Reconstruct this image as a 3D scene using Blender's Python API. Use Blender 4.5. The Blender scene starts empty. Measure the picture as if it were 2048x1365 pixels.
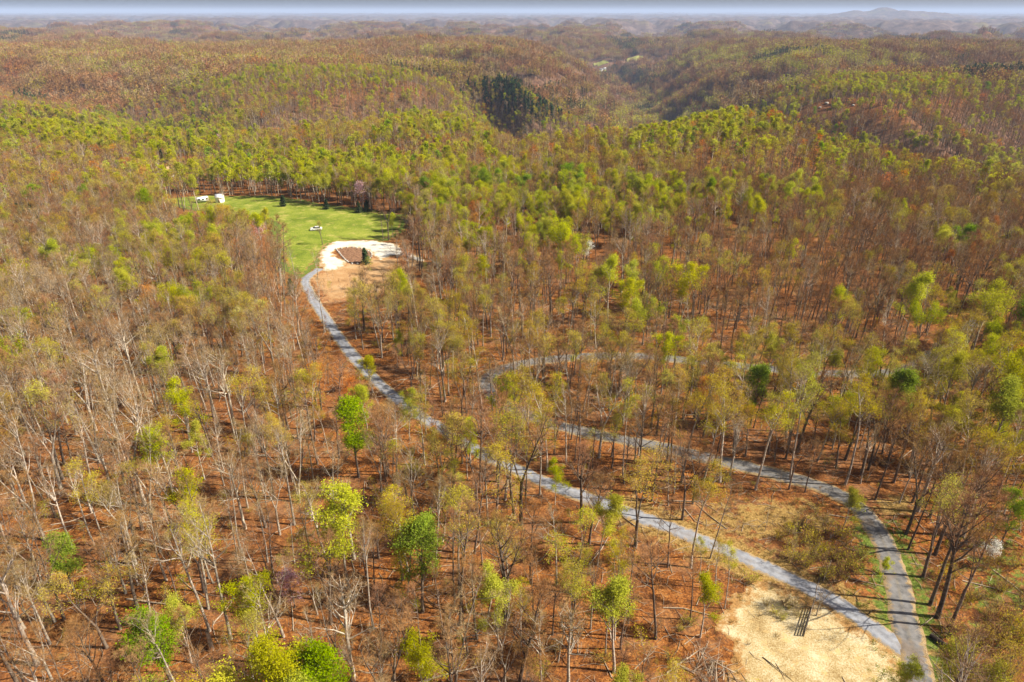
import bpy, math, random
import numpy as np
from mathutils import Vector

random.seed(7)
SC = bpy.context.scene
COL = SC.collection
R = math.radians

# ------------------------------------------------------------------ camera, sky, sun, exposure
CAM_Z, PITCH, FPX = 75.0, 25.75, 1365.0
cam = bpy.data.cameras.new('camera'); cam_o = bpy.data.objects.new('camera', cam); COL.objects.link(cam_o)
cam.lens = 24.0; cam.sensor_width = 36.0; cam.clip_start = 0.5; cam.clip_end = 120000
cam_o.location = (0, 0, CAM_Z); cam_o.rotation_euler = (R(90 - PITCH), 0, 0)
SC.camera = cam_o

SUN_EL, SUN_AZ = 44.0, 96.0           # azimuth clockwise from +Y (the view direction)
w = bpy.data.worlds.new('World'); SC.world = w; w.use_nodes = True
wn = w.node_tree
bg = wn.nodes['Background']; sky = wn.nodes.new('ShaderNodeTexSky')
sky.sky_type = 'NISHITA'; sky.sun_disc = False
sky.sun_elevation = R(SUN_EL); sky.sun_rotation = R(SUN_AZ)
sky.altitude = 300; sky.air_density = 0.9; sky.dust_density = 4.0; sky.ozone_density = 0.5
wn.links.new(sky.outputs[0], bg.inputs[0]); bg.inputs[1].default_value = 0.055
sl = bpy.data.lights.new('sun', 'SUN'); sl.energy = 5.0; sl.angle = R(0.5); sl.color = (1.0, 0.92, 0.78)
so = bpy.data.objects.new('sun', sl); COL.objects.link(so)
sd = Vector((math.sin(R(SUN_AZ)) * math.cos(R(SUN_EL)), math.cos(R(SUN_AZ)) * math.cos(R(SUN_EL)), math.sin(R(SUN_EL))))
so.rotation_euler = sd.to_track_quat('Z', 'Y').to_euler(); so.location = sd * 400
vs = SC.view_settings
vs.view_transform = 'Standard'; vs.look = 'None'; vs.exposure = 1.1; vs.gamma = 1.0; vs.use_curve_mapping = False
SC.render.engine = 'CYCLES'
cy = SC.cycles
cy.max_bounces = 5; cy.diffuse_bounces = 2; cy.glossy_bounces = 1; cy.transmission_bounces = 3
cy.volume_bounces = 0; cy.transparent_max_bounces = 4; cy.caustics_reflective = False; cy.caustics_refractive = False

# ------------------------------------------------------------------ noise and terrain height
_rs = np.random.RandomState(11)
_perm = np.concatenate([_rs.permutation(256)] * 3)
_ga = _rs.rand(256) * 2 * np.pi
_gx, _gy = np.cos(_ga), np.sin(_ga)
def perlin(x, y):
    x = np.asarray(x, float); y = np.asarray(y, float)
    xi = np.floor(x).astype(int); yi = np.floor(y).astype(int)
    xf = x - xi; yf = y - yi
    def g(i, j, dx, dy):
        h = _perm[_perm[(xi + i) & 255] + ((yi + j) & 255)]
        return _gx[h] * dx + _gy[h] * dy
    u = xf * xf * xf * (xf * (xf * 6 - 15) + 10); v = yf * yf * yf * (yf * (yf * 6 - 15) + 10)
    a = g(0, 0, xf, yf); b = g(1, 0, xf - 1, yf); c = g(0, 1, xf, yf - 1); d = g(1, 1, xf - 1, yf - 1)
    return ((a + u * (b - a)) * (1 - v) + (c + u * (d - c)) * v) * 1.5
def fbm(x, y, o=4):
    s, a, t = 0, 1.0, 0
    for i in range(o):
        s = s + a * perlin(x * 2 ** i + 17.3 * i, y * 2 ** i - 9.1 * i); t += a; a *= 0.5
    return s / t
def sstep(a, b, x):
    t = np.clip((np.asarray(x, float) - a) / (b - a), 0, 1); return t * t * (3 - 2 * t)

VALLEYS = [  # (x, y, depth, half width)
    [(10, 455, 16, 100), (45, 530, 45, 120), (95, 620, 84, 150), (170, 850, 115, 230), (240, 1300, 125, 280), (300, 1800, 108, 330), (330, 2300, 112, 350), (440, 3000, 116, 380), (640, 3700, 118, 400), (1000, 4600, 118, 420)],
    [(820, 225, 121, 250), (560, 325, 113, 240), (385, 432, 102, 205), (262, 540, 94, 160), (160, 645, 94, 160)],
    [(-1000, 600, 66, 240), (-560, 610, 48, 190), (-330, 590, 58, 165), (-130, 620, 72, 170), (20, 700, 90, 190), (170, 860, 115, 220)],
    [(-2200, 1700, 90, 420), (-1300, 2000, 96, 420), (-500, 2150, 96, 400), (60, 2300, 100, 380), (330, 2500, 110, 350)],
    [(2400, 1500, 94, 420), (1500, 1800, 90, 400), (900, 2150, 94, 380), (480, 2500, 106, 350)],
    [(-200, 1300, 34, 160), (40, 1180, 70, 190), (220, 1220, 100, 210)],
    [(800, 1300, 26, 190), (560, 1120, 54, 190), (300, 1100, 90, 210)],
    [(-760, 1050, 30, 190), (-500, 880, 44, 190), (-300, 620, 48, 180)],
    [(700, 800, 22, 140), (520, 640, 70, 150), (385, 450, 100, 170)],
    [(-60, 950, 30, 110), (-20, 800, 80, 130), (20, 710, 90, 150)],
]
def zfun(x, y):
    x = np.asarray(x, float); y = np.asarray(y, float)
    r = np.hypot(x, y)
    near = sstep(150, 520, r)
    z = 1.1 * fbm(x / 70, y / 70, 2) * (0.35 + 0.65 * sstep(60, 200, r)) + near * 15 * fbm(x / 260 + 5, y / 260, 3) + 13 * np.exp(-((x - 135) / 65) ** 2 - ((y - 470) / 80) ** 2)
    wx = x + near * 60 * fbm(x / 240 + 31, y / 240 + 7, 3); wy = y + near * 60 * fbm(x / 240 - 11, y / 240 + 3, 3)
    car = np.zeros_like(r)
    for V in VALLEYS:
        best = np.zeros_like(r)
        for (x0, y0, d0, w0), (x1, y1, d1, w1) in zip(V[:-1], V[1:]):
            ex, ey = x1 - x0, y1 - y0
            t = np.clip(((wx - x0) * ex + (wy - y0) * ey) / (ex * ex + ey * ey), 0, 1)
            d = np.hypot(wx - (x0 + t * ex), wy - (y0 + t * ey))
            q = np.clip(d / (w0 + t * (w1 - w0)), 0, 1)
            best = np.maximum(best, (d0 + t * (d1 - d0)) * (0.5 + 0.5 * np.cos(np.pi * q ** 0.8)))
        car = np.maximum(car, best)
    gul = np.abs(fbm(x / 330 + 3, y / 330 + 8, 3))
    car = car + near * 20 * np.clip(1 - gul * 3.2, 0, 1) * (0.2 + car / 60)
    ff = sstep(2100, 3000, r)
    n1 = np.abs(fbm(x / 1500 + 40, y / 1500 + 4, 4))
    fcar = 120 * np.clip(1 - n1 * 5.0, 0, 1) ** 1.1 + 55 * np.clip(1 - np.abs(fbm(x / 620, y / 620 + 9, 4)) * 4.5, 0, 1) + 18 * np.clip(1 - np.abs(fbm(x / 230 + 4, y / 230, 3)) * 4, 0, 1)
    fcar = fcar * (1 - 0.35 * sstep(9000, 22000, r))
    z = z - car * (1 - 0.75 * ff) - fcar * ff + ff * 26 * fbm(x / 2600, y / 2600, 3)
    far = sstep(14000, 24000, r)
    z = z + far * 60 * (fbm(x / 5200 + 2, y / 5200, 3) + 0.25)
    fy = np.exp(-((y - 12000) / 850) ** 2)
    bl = fy * (np.exp(-((x - 5925) / 240) ** 2) * 55 + np.exp(-((x - 5440) / 200) ** 2) * 36 + np.exp(-((x - 6100) / 1000) ** 2) * 85)
    z = z * (1 - .7 * fy * np.exp(-((x - 6000) / 1500) ** 2))
    return z + bl

_cp, _sp = math.cos(R(PITCH)), math.sin(R(PITCH))
def ray(u, v):
    a = (np.asarray(u, float) - 1024) / FPX; b = (682.5 - np.asarray(v, float)) / FPX
    return a, _cp + b * _sp, -_sp + b * _cp
def ground(u, v):
    """first point of the ground on the sight line through a spot of the photograph (2048 wide)"""
    dx, dy, dz = (float(q) for q in ray(u, v))
    t = np.exp(np.linspace(math.log(30), math.log(9000), 2600))
    h = CAM_Z + dz * t - zfun(dx * t, dy * t)
    i = int(np.argmax(h < 0)); i = i if h[i] < 0 else len(t) - 1
    a, b = t[i - 1], t[i]
    for _ in range(25):
        m = (a + b) / 2
        if CAM_Z + dz * m - float(zfun(dx * m, dy * m)) < 0: b = m
        else: a = m
    return dx * b, dy * b
def project(x, y, z):
    x, y, z = (np.asarray(q, float) for q in (x, y, z))
    dz = z - CAM_Z
    d = y * _cp - dz * _sp; up = y * _sp + dz * _cp
    return 1024 + FPX * x / d, 682.5 - FPX * up / d, d

# ------------------------------------------------------------------ materials
def mat(name):
    m = bpy.data.materials.new(name); m.use_nodes = True
    nt = m.node_tree; nt.nodes.clear()
    out = nt.nodes.new('ShaderNodeOutputMaterial')
    return m, nt, out
def N(nt, t, **kw):
    n = nt.nodes.new('ShaderNode' + t)
    for k, v in kw.items(): setattr(n, k, v)
    return n
def ramp(nt, src, stops):
    r = N(nt, 'ValToRGB'); e = r.color_ramp.elements
    while len(e) < len(stops): e.new(0.5)
    for el, (p, c) in zip(e, stops): el.position = p; el.color = (*c, 1)
    nt.links.new(src, r.inputs[0]); return r.outputs[0]
def noise(nt, scale, detail=3, rough=0.6, vec=None, dist=0.0):
    n = N(nt, 'TexNoise'); n.inputs['Scale'].default_value = scale; n.inputs['Detail'].default_value = detail
    n.inputs['Roughness'].default_value = rough; n.inputs['Distortion'].default_value = dist
    if vec is None:
        g = N(nt, 'NewGeometry'); vec = g.outputs['Position']
    nt.links.new(vec, n.inputs['Vector']); return n.outputs['Fac']
def mix(nt, f, a, b, mode='MIX'):
    m = N(nt, 'Mix', data_type='RGBA', blend_type=mode)
    for s, v in ((m.inputs[0], f), (m.inputs[6], a), (m.inputs[7], b)):
        if isinstance(v, (int, float)): s.default_value = v
        elif isinstance(v, tuple): s.default_value = (*v, 1)
        else: nt.links.new(v, s)
    return m.outputs[2]
def math_(nt, op, a, b=0.5, clamp=False):
    m = N(nt, 'Math', operation=op, use_clamp=clamp)
    for s, v in ((m.inputs[0], a), (m.inputs[1], b)):
        if isinstance(v, (int, float)): s.default_value = v
        else: nt.links.new(v, s)
    return m.outputs[0]
def rng_(nt, f, a, b, c=0.0, d=1.0):
    m = N(nt, 'MapRange'); nt.links.new(f, m.inputs[0])
    for i, v in enumerate((a, b, c, d)): m.inputs[i + 1].default_value = v
    return m.outputs[0]
def attr(nt, name):
    a = N(nt, 'Attribute'); a.attribute_name = name; return a.outputs['Fac']
def diffuse(nt, out, col, rough=0.9, bump=None, dist=0.05, strength=0.6, spec=0.2):
    p = N(nt, 'BsdfPrincipled'); p.inputs['Roughness'].default_value = rough; p.inputs['Specular IOR Level'].default_value = spec
    if isinstance(col, tuple): p.inputs['Base Color'].default_value = (*col, 1)
    else: nt.links.new(col, p.inputs['Base Color'])
    if bump is not None:
        b = N(nt, 'Bump'); b.inputs['Distance'].default_value = dist; b.inputs['Strength'].default_value = strength
        nt.links.new(bump, b.inputs['Height']); nt.links.new(b.outputs[0], p.inputs['Normal'])
    nt.links.new(p.outputs[0], out.inputs[0]); return p
def plain(name, col, rough=0.7, var=0.25, scale=6.0, spec=0.3, metal=0.0):
    m, nt, out = mat(name)
    f = noise(nt, scale, 4)
    c = ramp(nt, f, [(0.3, tuple(q * (1 - var) for q in col)), (0.7, tuple(min(q * (1 + var * .6), 1) for q in col))])
    p = diffuse(nt, out, c, rough, f, 0.01, 0.3, spec); p.inputs['Metallic'].default_value = metal
    return m

def ground_mat():
    m, nt, out = mat('leaf_litter')
    f1 = noise(nt, 3.2, 5, 0.75); f2 = noise(nt, 0.16, 4, 0.6); f3 = noise(nt, 0.03, 3, 0.6)
    lit = ramp(nt, f1, [(0.36, (0.028, 0.011, 0.005)), (0.48, (0.165, 0.056, 0.014)), (0.59, (0.32, 0.120, 0.026)), (0.71, (0.50, 0.26, 0.085))])
    lit = mix(nt, rng_(nt, f2, 0.48, 0.66), lit, mix(nt, 0.6, lit, (0.21, 0.125, 0.07)))
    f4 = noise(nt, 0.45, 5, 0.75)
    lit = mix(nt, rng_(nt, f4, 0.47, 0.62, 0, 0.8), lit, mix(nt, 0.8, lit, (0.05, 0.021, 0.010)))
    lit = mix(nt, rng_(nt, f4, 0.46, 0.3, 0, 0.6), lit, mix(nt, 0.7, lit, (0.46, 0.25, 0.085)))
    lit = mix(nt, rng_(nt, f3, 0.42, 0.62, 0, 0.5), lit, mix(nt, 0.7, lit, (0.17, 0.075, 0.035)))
    gr = ramp(nt, f1, [(0.3, (0.07, 0.045, 0.014)), (0.5, (0.235, 0.145, 0.045)), (0.7, (0.42, 0.29, 0.11))])     # dry straw verge
    gn = ramp(nt, f1, [(0.3, (0.035, 0.055, 0.010)), (0.55, (0.12, 0.16, 0.028)), (0.72, (0.25, 0.22, 0.06))])  # green verge
    br = noise(nt, 0.55, 4, 0.7)
    fa = math_(nt, 'ADD', attr(nt, 'straw'), math_(nt, 'MULTIPLY', math_(nt, 'SUBTRACT', br, 0.5), 1.6))
    c = mix(nt, rng_(nt, fa, 0.42, 0.62), lit, gr)
    fb = math_(nt, 'ADD', attr(nt, 'green'), math_(nt, 'MULTIPLY', math_(nt, 'SUBTRACT', br, 0.5), 1.6))
    c = mix(nt, rng_(nt, fb, 0.42, 0.62), c, gn)
    # woods seen from kilometres away
    k1 = noise(nt, 0.018, 6, 0.8); k2 = noise(nt, 0.0016, 4, 0.6); k3 = noise(nt, 0.0045, 4, 0.65)
    can = ramp(nt, k1, [(0.34, (0.036, 0.026, 0.026)), (0.5, (0.095, 0.066, 0.058)), (0.66, (0.19, 0.135, 0.11))])
    can = mix(nt, rng_(nt, k3, 0.56, 0.7, 0, 0.6), can, (0.145, 0.135, 0.040))
    can = mix(nt, rng_(nt, k2, 0.64, 0.70, 0, 0.8), can, (0.028, 0.038, 0.024))
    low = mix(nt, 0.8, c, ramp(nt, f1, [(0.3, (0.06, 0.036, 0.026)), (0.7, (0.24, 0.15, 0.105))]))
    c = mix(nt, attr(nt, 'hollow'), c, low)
    c = mix(nt, attr(nt, 'canopy'), c, can)
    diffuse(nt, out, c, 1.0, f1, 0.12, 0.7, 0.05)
    return m
def tint_rand(nt, c, amt=0.35, hue=0.03):
    o = N(nt, 'ObjectInfo')
    h = N(nt, 'HueSaturation'); nt.links.new(c, h.inputs['Color'])
    nt.links.new(rng_(nt, o.outputs['Random'], 0, 1, 1 - amt, 1 + amt), h.inputs['Value'])
    r2 = math_(nt, 'FRACT', math_(nt, 'MULTIPLY', o.outputs['Random'], 37.7))
    nt.links.new(rng_(nt, r2, 0, 1, 0.5 - hue, 0.5 + hue), h.inputs['Hue'])
    r3 = math_(nt, 'FRACT', math_(nt, 'MULTIPLY', o.outputs['Random'], 91.3))
    nt.links.new(rng_(nt, r3, 0, 1, 0.95, 1.1), h.inputs['Saturation'])
    return h.outputs[0]
def leaf_mat(name, a, b, trans=0.35, amt=0.25, hue=0.02, scale=1.3):
    m, nt, out = mat(name)
    tc = N(nt, 'TexCoord')
    f = noise(nt, scale, 3, 0.6, tc.outputs['Object'])
    c = tint_rand(nt, ramp(nt, f, [(0.35, a), (0.65, b)]), amt, hue)
    d = N(nt, 'BsdfDiffuse'); nt.links.new(c, d.inputs[0])
    if trans:
        t = N(nt, 'BsdfTranslucent'); nt.links.new(c, t.inputs[0])
        s = N(nt, 'MixShader'); s.inputs[0].default_value = trans
        nt.links.new(d.outputs[0], s.inputs[1]); nt.links.new(t.outputs[0], s.inputs[2]); nt.links.new(s.outputs[0], out.inputs[0])
    else: nt.links.new(d.outputs[0], out.inputs[0])
    return m
M = {}
M['ground'] = ground_mat()
M['bark'] = leaf_mat('grey_bark', (0.20, 0.16, 0.12), (0.48, 0.42, 0.345), 0, 0.30, 0.01, 2.0)
M['bark_dark'] = leaf_mat('dark_bark', (0.075, 0.055, 0.042), (0.22, 0.17, 0.13), 0, 0.30, 0.01, 2.0)
M['twig'] = leaf_mat('tan_twigs', (0.21, 0.135, 0.058), (0.38, 0.265, 0.13), 0, 0.22, 0.015)
M['twig_red'] = leaf_mat('red_brown_twigs', (0.20, 0.10, 0.042), (0.36, 0.20, 0.085), 0, 0.22, 0.015)
M['bud'] = leaf_mat('olive_buds', (0.32, 0.265, 0.018), (0.53, 0.46, 0.045), 0.35, 0.2, 0.025)
M['orange'] = leaf_mat('orange_buds', (0.48, 0.17, 0.025), (0.62, 0.27, 0.05), 0.35, 0.15, 0.02)
M['leaf'] = leaf_mat('spring_leaves', (0.31, 0.325, 0.016), (0.52, 0.52, 0.036), 0.42, 0.18, 0.014)
M['leaf_dark'] = leaf_mat('deep_green_leaves', (0.15, 0.235, 0.010), (0.29, 0.39, 0.024), 0.42, 0.15, 0.010)
M['needle'] = leaf_mat('needles', (0.026, 0.048, 0.020), (0.07, 0.11, 0.042), 0.1, 0.3, 0.02)
M['pink'] = leaf_mat('pink_blossom', (0.55, 0.30, 0.40), (0.85, 0.60, 0.68), 0.45, 0.12, 0.01)
M['white'] = leaf_mat('white_blossom', (0.60, 0.60, 0.52), (0.85, 0.84, 0.76), 0.3, 0.1, 0.01)

def road_mat(name, a, b, edge, crack):
    m, nt, out = mat(name)
    f = noise(nt, 1.1, 5, 0.65); g = noise(nt, 14, 3, 0.7); p = noise(nt, 0.22, 3, 0.6)
    c = ramp(nt, f, [(0.32, a), (0.66, b)])
    c = mix(nt, rng_(nt, g, 0.35, 0.65, 0, 0.35), c, mix(nt, 0.5, c, (0.04, 0.04, 0.042)))
    ac = math_(nt, 'ABSOLUTE', attr(nt, 'across'))
    tr = math_(nt, 'MULTIPLY', math_(nt, 'SUBTRACT', 1.0, math_(nt, 'MULTIPLY', math_(nt, 'ABSOLUTE', math_(nt, 'SUBTRACT', ac, 0.42)), 4.0)), 0.5, True)
    c = mix(nt, tr, c, mix(nt, 0.6, c, b))
    mid = math_(nt, 'SUBTRACT', 1.0, math_(nt, 'MULTIPLY', ac, 5.0), True)
    c = mix(nt, math_(nt, 'MULTIPLY', mid, rng_(nt, f, 0.4, 0.6, 0, crack)), c, (0.19, 0.15, 0.085))
    e = math_(nt, 'ADD', ac, math_(nt, 'MULTIPLY', math_(nt, 'SUBTRACT', f, 0.5), 1.6))
    c = mix(nt, rng_(nt, e, 0.72, 0.98), c, mix(nt, rng_(nt, g, 0.4, 0.6), edge, (0.20, 0.12, 0.05)))
    c = mix(nt, rng_(nt, p, 0.56, 0.66, 0, crack), c, (0.17, 0.115, 0.07))
    diffuse(nt, out, c, 0.95, g, 0.02, 0.5, 0.1)
    return m
M['drive'] = road_mat('grey_gravel', (0.155, 0.16, 0.178), (0.29, 0.30, 0.33), (0.36, 0.28, 0.16), 0.25)
M['lane'] = road_mat('worn_asphalt', (0.085, 0.082, 0.082), (0.195, 0.187, 0.183), (0.32, 0.25, 0.14), 0.45)
def sheet_mat(name, stops, litter, fine=4.0, big=0.2, blotch=None):
    m, nt, out = mat(name)
    f1 = noise(nt, fine, 5, 0.7); f2 = noise(nt, big, 4, 0.65)
    f = math_(nt, 'ADD', math_(nt, 'MULTIPLY', f1, 0.55), math_(nt, 'MULTIPLY', f2, 0.45))
    c = ramp(nt, f, stops)
    if blotch:
        c = mix(nt, rng_(nt, noise(nt, big * 2.7, 5, 0.7), 0.54, 0.66, 0, 0.8), c, blotch)
    e = math_(nt, 'ADD', attr(nt, 'inside'), math_(nt, 'MULTIPLY', math_(nt, 'SUBTRACT', noise(nt, 0.5, 6, 0.8), 0.5), 2.4))
    lit = ramp(nt, f1, [(0.3, tuple(q * 0.4 for q in litter)), (0.65, litter)])
    c = mix(nt, rng_(nt, e, 0.1, 0.45), lit, c)
    diffuse(nt, out, c, 1.0, f1, 0.06, 0.6, 0.05)
    return m
M['lawn'] = sheet_mat('lawn_grass', [(0.36, (0.055, 0.085, 0.010)), (0.5, (0.145, 0.185, 0.020)), (0.62, (0.27, 0.275, 0.05))], (0.30, 0.19, 0.07), 3.0, 0.09, (0.34, 0.29, 0.085))
M['dirt'] = sheet_mat('pale_dirt', [(0.36, (0.18, 0.11, 0.042)), (0.48, (0.34, 0.255, 0.122)), (0.59, (0.49, 0.42, 0.275))], (0.38, 0.21, 0.075), 5.0, 0.25, (0.47, 0.32, 0.14))
M['gravel'] = sheet_mat('white_gravel', [(0.34, (0.34, 0.30, 0.23)), (0.5, (0.52, 0.49, 0.42)), (0.65, (0.64, 0.62, 0.57))], (0.46, 0.30, 0.14), 4.0, 0.2)
M['scrape'] = sheet_mat('scraped_earth', [(0.34, (0.20, 0.10, 0.042)), (0.5, (0.34, 0.20, 0.09)), (0.66, (0.48, 0.34, 0.20))], (0.34, 0.15, 0.06), 4.0, 0.2)
M['field'] = sheet_mat('valley_grass', [(0.34, (0.16, 0.19, 0.04)), (0.5, (0.30, 0.30, 0.08)), (0.66, (0.46, 0.42, 0.17))], (0.30, 0.24, 0.09), 0.1, 0.01)
M['wall'] = plain('white_paint', (0.80, 0.79, 0.76), 0.6, 0.08)
M['roof_white'] = plain('pale_metal_roof', (0.68, 0.69, 0.70), 0.45, 0.08)
M['roof_tan'] = plain('tan_shingles', (0.42, 0.27, 0.17), 0.9, 0.25)
M['roof_grey'] = plain('grey_shingles', (0.12, 0.12, 0.13), 0.9, 0.25)
M['wood'] = plain('weathered_wood', (0.30, 0.22, 0.15), 0.9, 0.35)
M['glass'] = plain('dark_glass', (0.02, 0.025, 0.03), 0.1, 0.1, 2, 0.5)
M['tyre'] = plain('tyre_rubber', (0.02, 0.02, 0.02), 0.9, 0.2)
M['paint'] = plain('white_car_paint', (0.80, 0.81, 0.82), 0.25, 0.03, 3, 0.5)
M['gate'] = plain('galvanised_tube', (0.36, 0.31, 0.26), 0.5, 0.25, 6, 0.4)
M['gatewood'] = plain('grey_planks', (0.26, 0.20, 0.15), 0.9, 0.35)
M['rock'] = plain('pale_rock', (0.40, 0.375, 0.335), 0.95, 0.35, 1.4, 0.1)
M['log'] = plain('dead_wood', (0.36, 0.28, 0.20), 0.95, 0.4, 3, 0.1)
M['char'] = plain('blackened_log', (0.05, 0.038, 0.03), 0.95, 0.4, 3, 0.1)

# ------------------------------------------------------------------ mesh helpers
def mesh_np(name, V, polys, mats, mi=None, smooth=False, attrs=None):
    """V (n,3); polys: list of int arrays (m,k)"""
    me = bpy.data.meshes.new(name)
    V = np.asarray(V, np.float32)
    me.vertices.add(len(V)); me.vertices.foreach_set('co', V.ravel())
    lt = np.concatenate([np.full(len(p), p.shape[1], np.int32) for p in polys]); idx = np.concatenate([p.ravel() for p in polys]).astype(np.int32)
    me.loops.add(len(idx)); me.loops.foreach_set('vertex_index', idx)
    me.polygons.add(len(lt)); st = np.zeros(len(lt), np.int32); st[1:] = np.cumsum(lt)[:-1]
    me.polygons.foreach_set('loop_start', st); me.polygons.foreach_set('loop_total', lt)
    for m in mats: me.materials.append(m)
    if mi is not None: me.polygons.foreach_set('material_index', np.asarray(mi, np.int32))
    if smooth: me.polygons.foreach_set('use_smooth', np.ones(len(lt), bool))
    for k, v in (attrs or {}).items():
        a = me.attributes.new(k, 'FLOAT', 'POINT'); a.data.foreach_set('value', np.asarray(v, np.float32))
    me.update(calc_edges=True); return me
def link(name, me, parent=None, loc=None, rz=0.0, **props):
    o = bpy.data.objects.new(name, me); COL.objects.link(o)
    if parent is not None: o.parent = parent
    if loc is not None: o.location = loc
    if rz: o.rotation_euler = (0, 0, rz)
    for k, v in props.items(): o[k] = v
    return o
class MB:
    """collects quads/tris"""
    def __init__(s): s.v = []; s.f = {3: [], 4: []}; s.n = 0
    def add(s, V, F):
        F = np.asarray(F); s.v.append(np.asarray(V, float).reshape(-1, 3)); s.f[F.shape[1]].append(F + s.n); s.n += len(s.v[-1])
    def box(s, x0, x1, y0, y1, z0, z1, tx=0.0, ty=0.0):
        V = [(x0, y0, z0), (x1, y0, z0), (x1, y1, z0), (x0, y1, z0), (x0 + tx, y0 + ty, z1), (x1 - tx, y0 + ty, z1), (x1 - tx, y1 - ty, z1), (x0 + tx, y1 - ty, z1)]
        s.add(V, [(0, 3, 2, 1), (4, 5, 6, 7), (0, 1, 5, 4), (1, 2, 6, 5), (2, 3, 7, 6), (3, 0, 4, 7)]); return s
    def tubes(s, P, rad, k):
        """P (B,n,3) polylines, rad (B,n)"""
        P = np.asarray(P, float); B, n, _ = P.shape
        if B == 0: return s
        T = np.gradient(P, axis=1); T /= np.linalg.norm(T, axis=2, keepdims=True) + 1e-9
        ref = np.where(np.abs(T[:, :1, 2:3]) > 0.8, np.array([1., 0, 0]), np.array([0., 0, 1])) * np.ones_like(T)
        X = np.cross(T, ref); X /= np.linalg.norm(X, axis=2, keepdims=True) + 1e-9
        Y = np.cross(T, X)
        a = np.arange(k) * 2 * np.pi / k
        ring = P[:, :, None, :] + np.asarray(rad)[:, :, None, None] * (np.cos(a)[None, None, :, None] * X[:, :, None, :] + np.sin(a)[None, None, :, None] * Y[:, :, None, :])
        b, i, j = np.meshgrid(np.arange(B), np.arange(n - 1), np.arange(k), indexing='ij')
        q = lambda i, j: (b * n + i) * k + (j % k)
        F = np.stack([q(i, j), q(i, j + 1), q(i + 1, j + 1), q(i + 1, j)], -1).reshape(-1, 4)
        s.add(ring.reshape(-1, 3), F); return s
    def ribbons(s, A, Bp, wd, rs):
        A = np.asarray(A); D = Bp - A
        S = np.cross(D, rs.normal(size=A.shape)); S /= np.linalg.norm(S, axis=1, keepdims=True) + 1e-9
        S = S * np.reshape(wd, (-1, 1)) * 0.5
        V = np.stack([A - S, A + S, Bp + S * 0.5, Bp - S * 0.5], 1)
        s.add(V.reshape(-1, 3), np.arange(len(A) * 4).reshape(-1, 4)); return s
    def leaves(s, C, size, rs, up=0.6):
        n = len(C)
        Nn = rs.normal(size=(n, 3)); Nn[:, 2] = np.abs(Nn[:, 2]) + up; Nn /= np.linalg.norm(Nn, axis=1, keepdims=True)
        X = np.cross(Nn, rs.normal(size=(n, 3))); X /= np.linalg.norm(X, axis=1, keepdims=True); Y = np.cross(Nn, X)
        h = (np.asarray(size) * np.ones(n))[:, None] * 0.5
        V = np.stack([C - X * h, C - Y * h * 0.7, C + X * h, C + Y * h * 0.7], 1)
        s.add(V.reshape(-1, 3), np.arange(n * 4).reshape(-1, 4)); return s
    def mesh(s, name, m, smooth=False):
        return mesh_np(name, np.concatenate(s.v), [np.concatenate(f) for f in s.f.values() if f], [m], smooth=smooth)
    def polys(s): return np.concatenate(s.v), [np.concatenate(f) for f in s.f.values() if f]
def joined(name, parts):
    """one mesh from several (MB, material)"""
    Vs, quads, mi, mats, n = [], [], [], [], 0
    for k, (mb, m) in enumerate(parts):
        if not mb.v: continue
        V, P = mb.polys(); Vs.append(V)
        for p in P:
            q = p if p.shape[1] == 4 else np.concatenate([p, p[:, 2:]], 1)
            quads.append(p + n); mi.append(np.full(len(p), len(mats)))
        mats.append(m); n += len(V)
    return mesh_np(name, np.concatenate(Vs), quads, mats, np.concatenate(mi))

# ------------------------------------------------------------------ layout: lanes and clearings (picked on the photograph, laid on the ground)
def catmull(P, step):
    P = np.asarray(P, float); P = np.vstack([2 * P[0] - P[1], P, 2 * P[-1] - P[-2]]); out = []
    for i in range(1, len(P) - 2):
        p0, p1, p2, p3 = P[i - 1:i + 3]; n = max(2, int(np.linalg.norm(p2 - p1) / step))
        t = np.linspace(0, 1, n, endpoint=False)[:, None]
        out.append(0.5 * (2 * p1 + (p2 - p0) * t + (2 * p0 - 5 * p1 + 4 * p2 - p3) * t ** 2 + (3 * p1 - p0 - 3 * p2 + p3) * t ** 3))
    return np.vstack(out + [P[-2:-1]])
DRIVE_PX = [(1836, 1318), (1806, 1298), (1745, 1256), (1650, 1194), (1530, 1135), (1400, 1080), (1280, 1034), (1150, 988), (1075, 958), (960, 905), (900, 868), (845, 835), (790, 795), (740, 750), (692, 695), (648, 632), (622, 590), (612, 560), (640, 538)]
LANE_PX = [(1850, 1400), (1828, 1310), (1808, 1235), (1790, 1150), (1766, 1085), (1742, 1045), (1700, 1003), (1640, 974), (1560, 951), (1440, 922), (1330, 897), (1200, 871), (1110, 850), (1040, 825), (990, 795), (972, 768), (992, 745), (1080, 722), (1250, 712), (1400, 724), (1520, 737), (1640, 746), (1750, 748), (1820, 735), (1868, 708), (1905, 675), (1960, 640)]
DRIVE = catmull([ground(*p) for p in DRIVE_PX], 0.7)
LANE = catmull([ground(*p) for p in LANE_PX], 0.7)
def poly_world(px): return np.array([ground(*p) for p in px])
LAWN_P = poly_world([(330, 400), (420, 392), (520, 394), (640, 412), (740, 424), (795, 432), (800, 455), (770, 478), (700, 482), (655, 488), (640, 510), (605, 548), (580, 540), (566, 505), (560, 470), (555, 445), (470, 425), (390, 418)])
DIRT_P = poly_world([(1440, 1250), (1465, 1205), (1490, 1170), (1530, 1160), (1580, 1182), (1650, 1212), (1740, 1268), (1806, 1312), (1815, 1345), (1822, 1400), (1480, 1400), (1462, 1330)])
GRAVEL_P = poly_world([(648, 540), (640, 520), (646, 500), (668, 485), (700, 482), (740, 482), (790, 490), (845, 518), (838, 524), (790, 512), (760, 520), (735, 502), (705, 496), (672, 500), (668, 512), (693, 526), (660, 545)])
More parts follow.
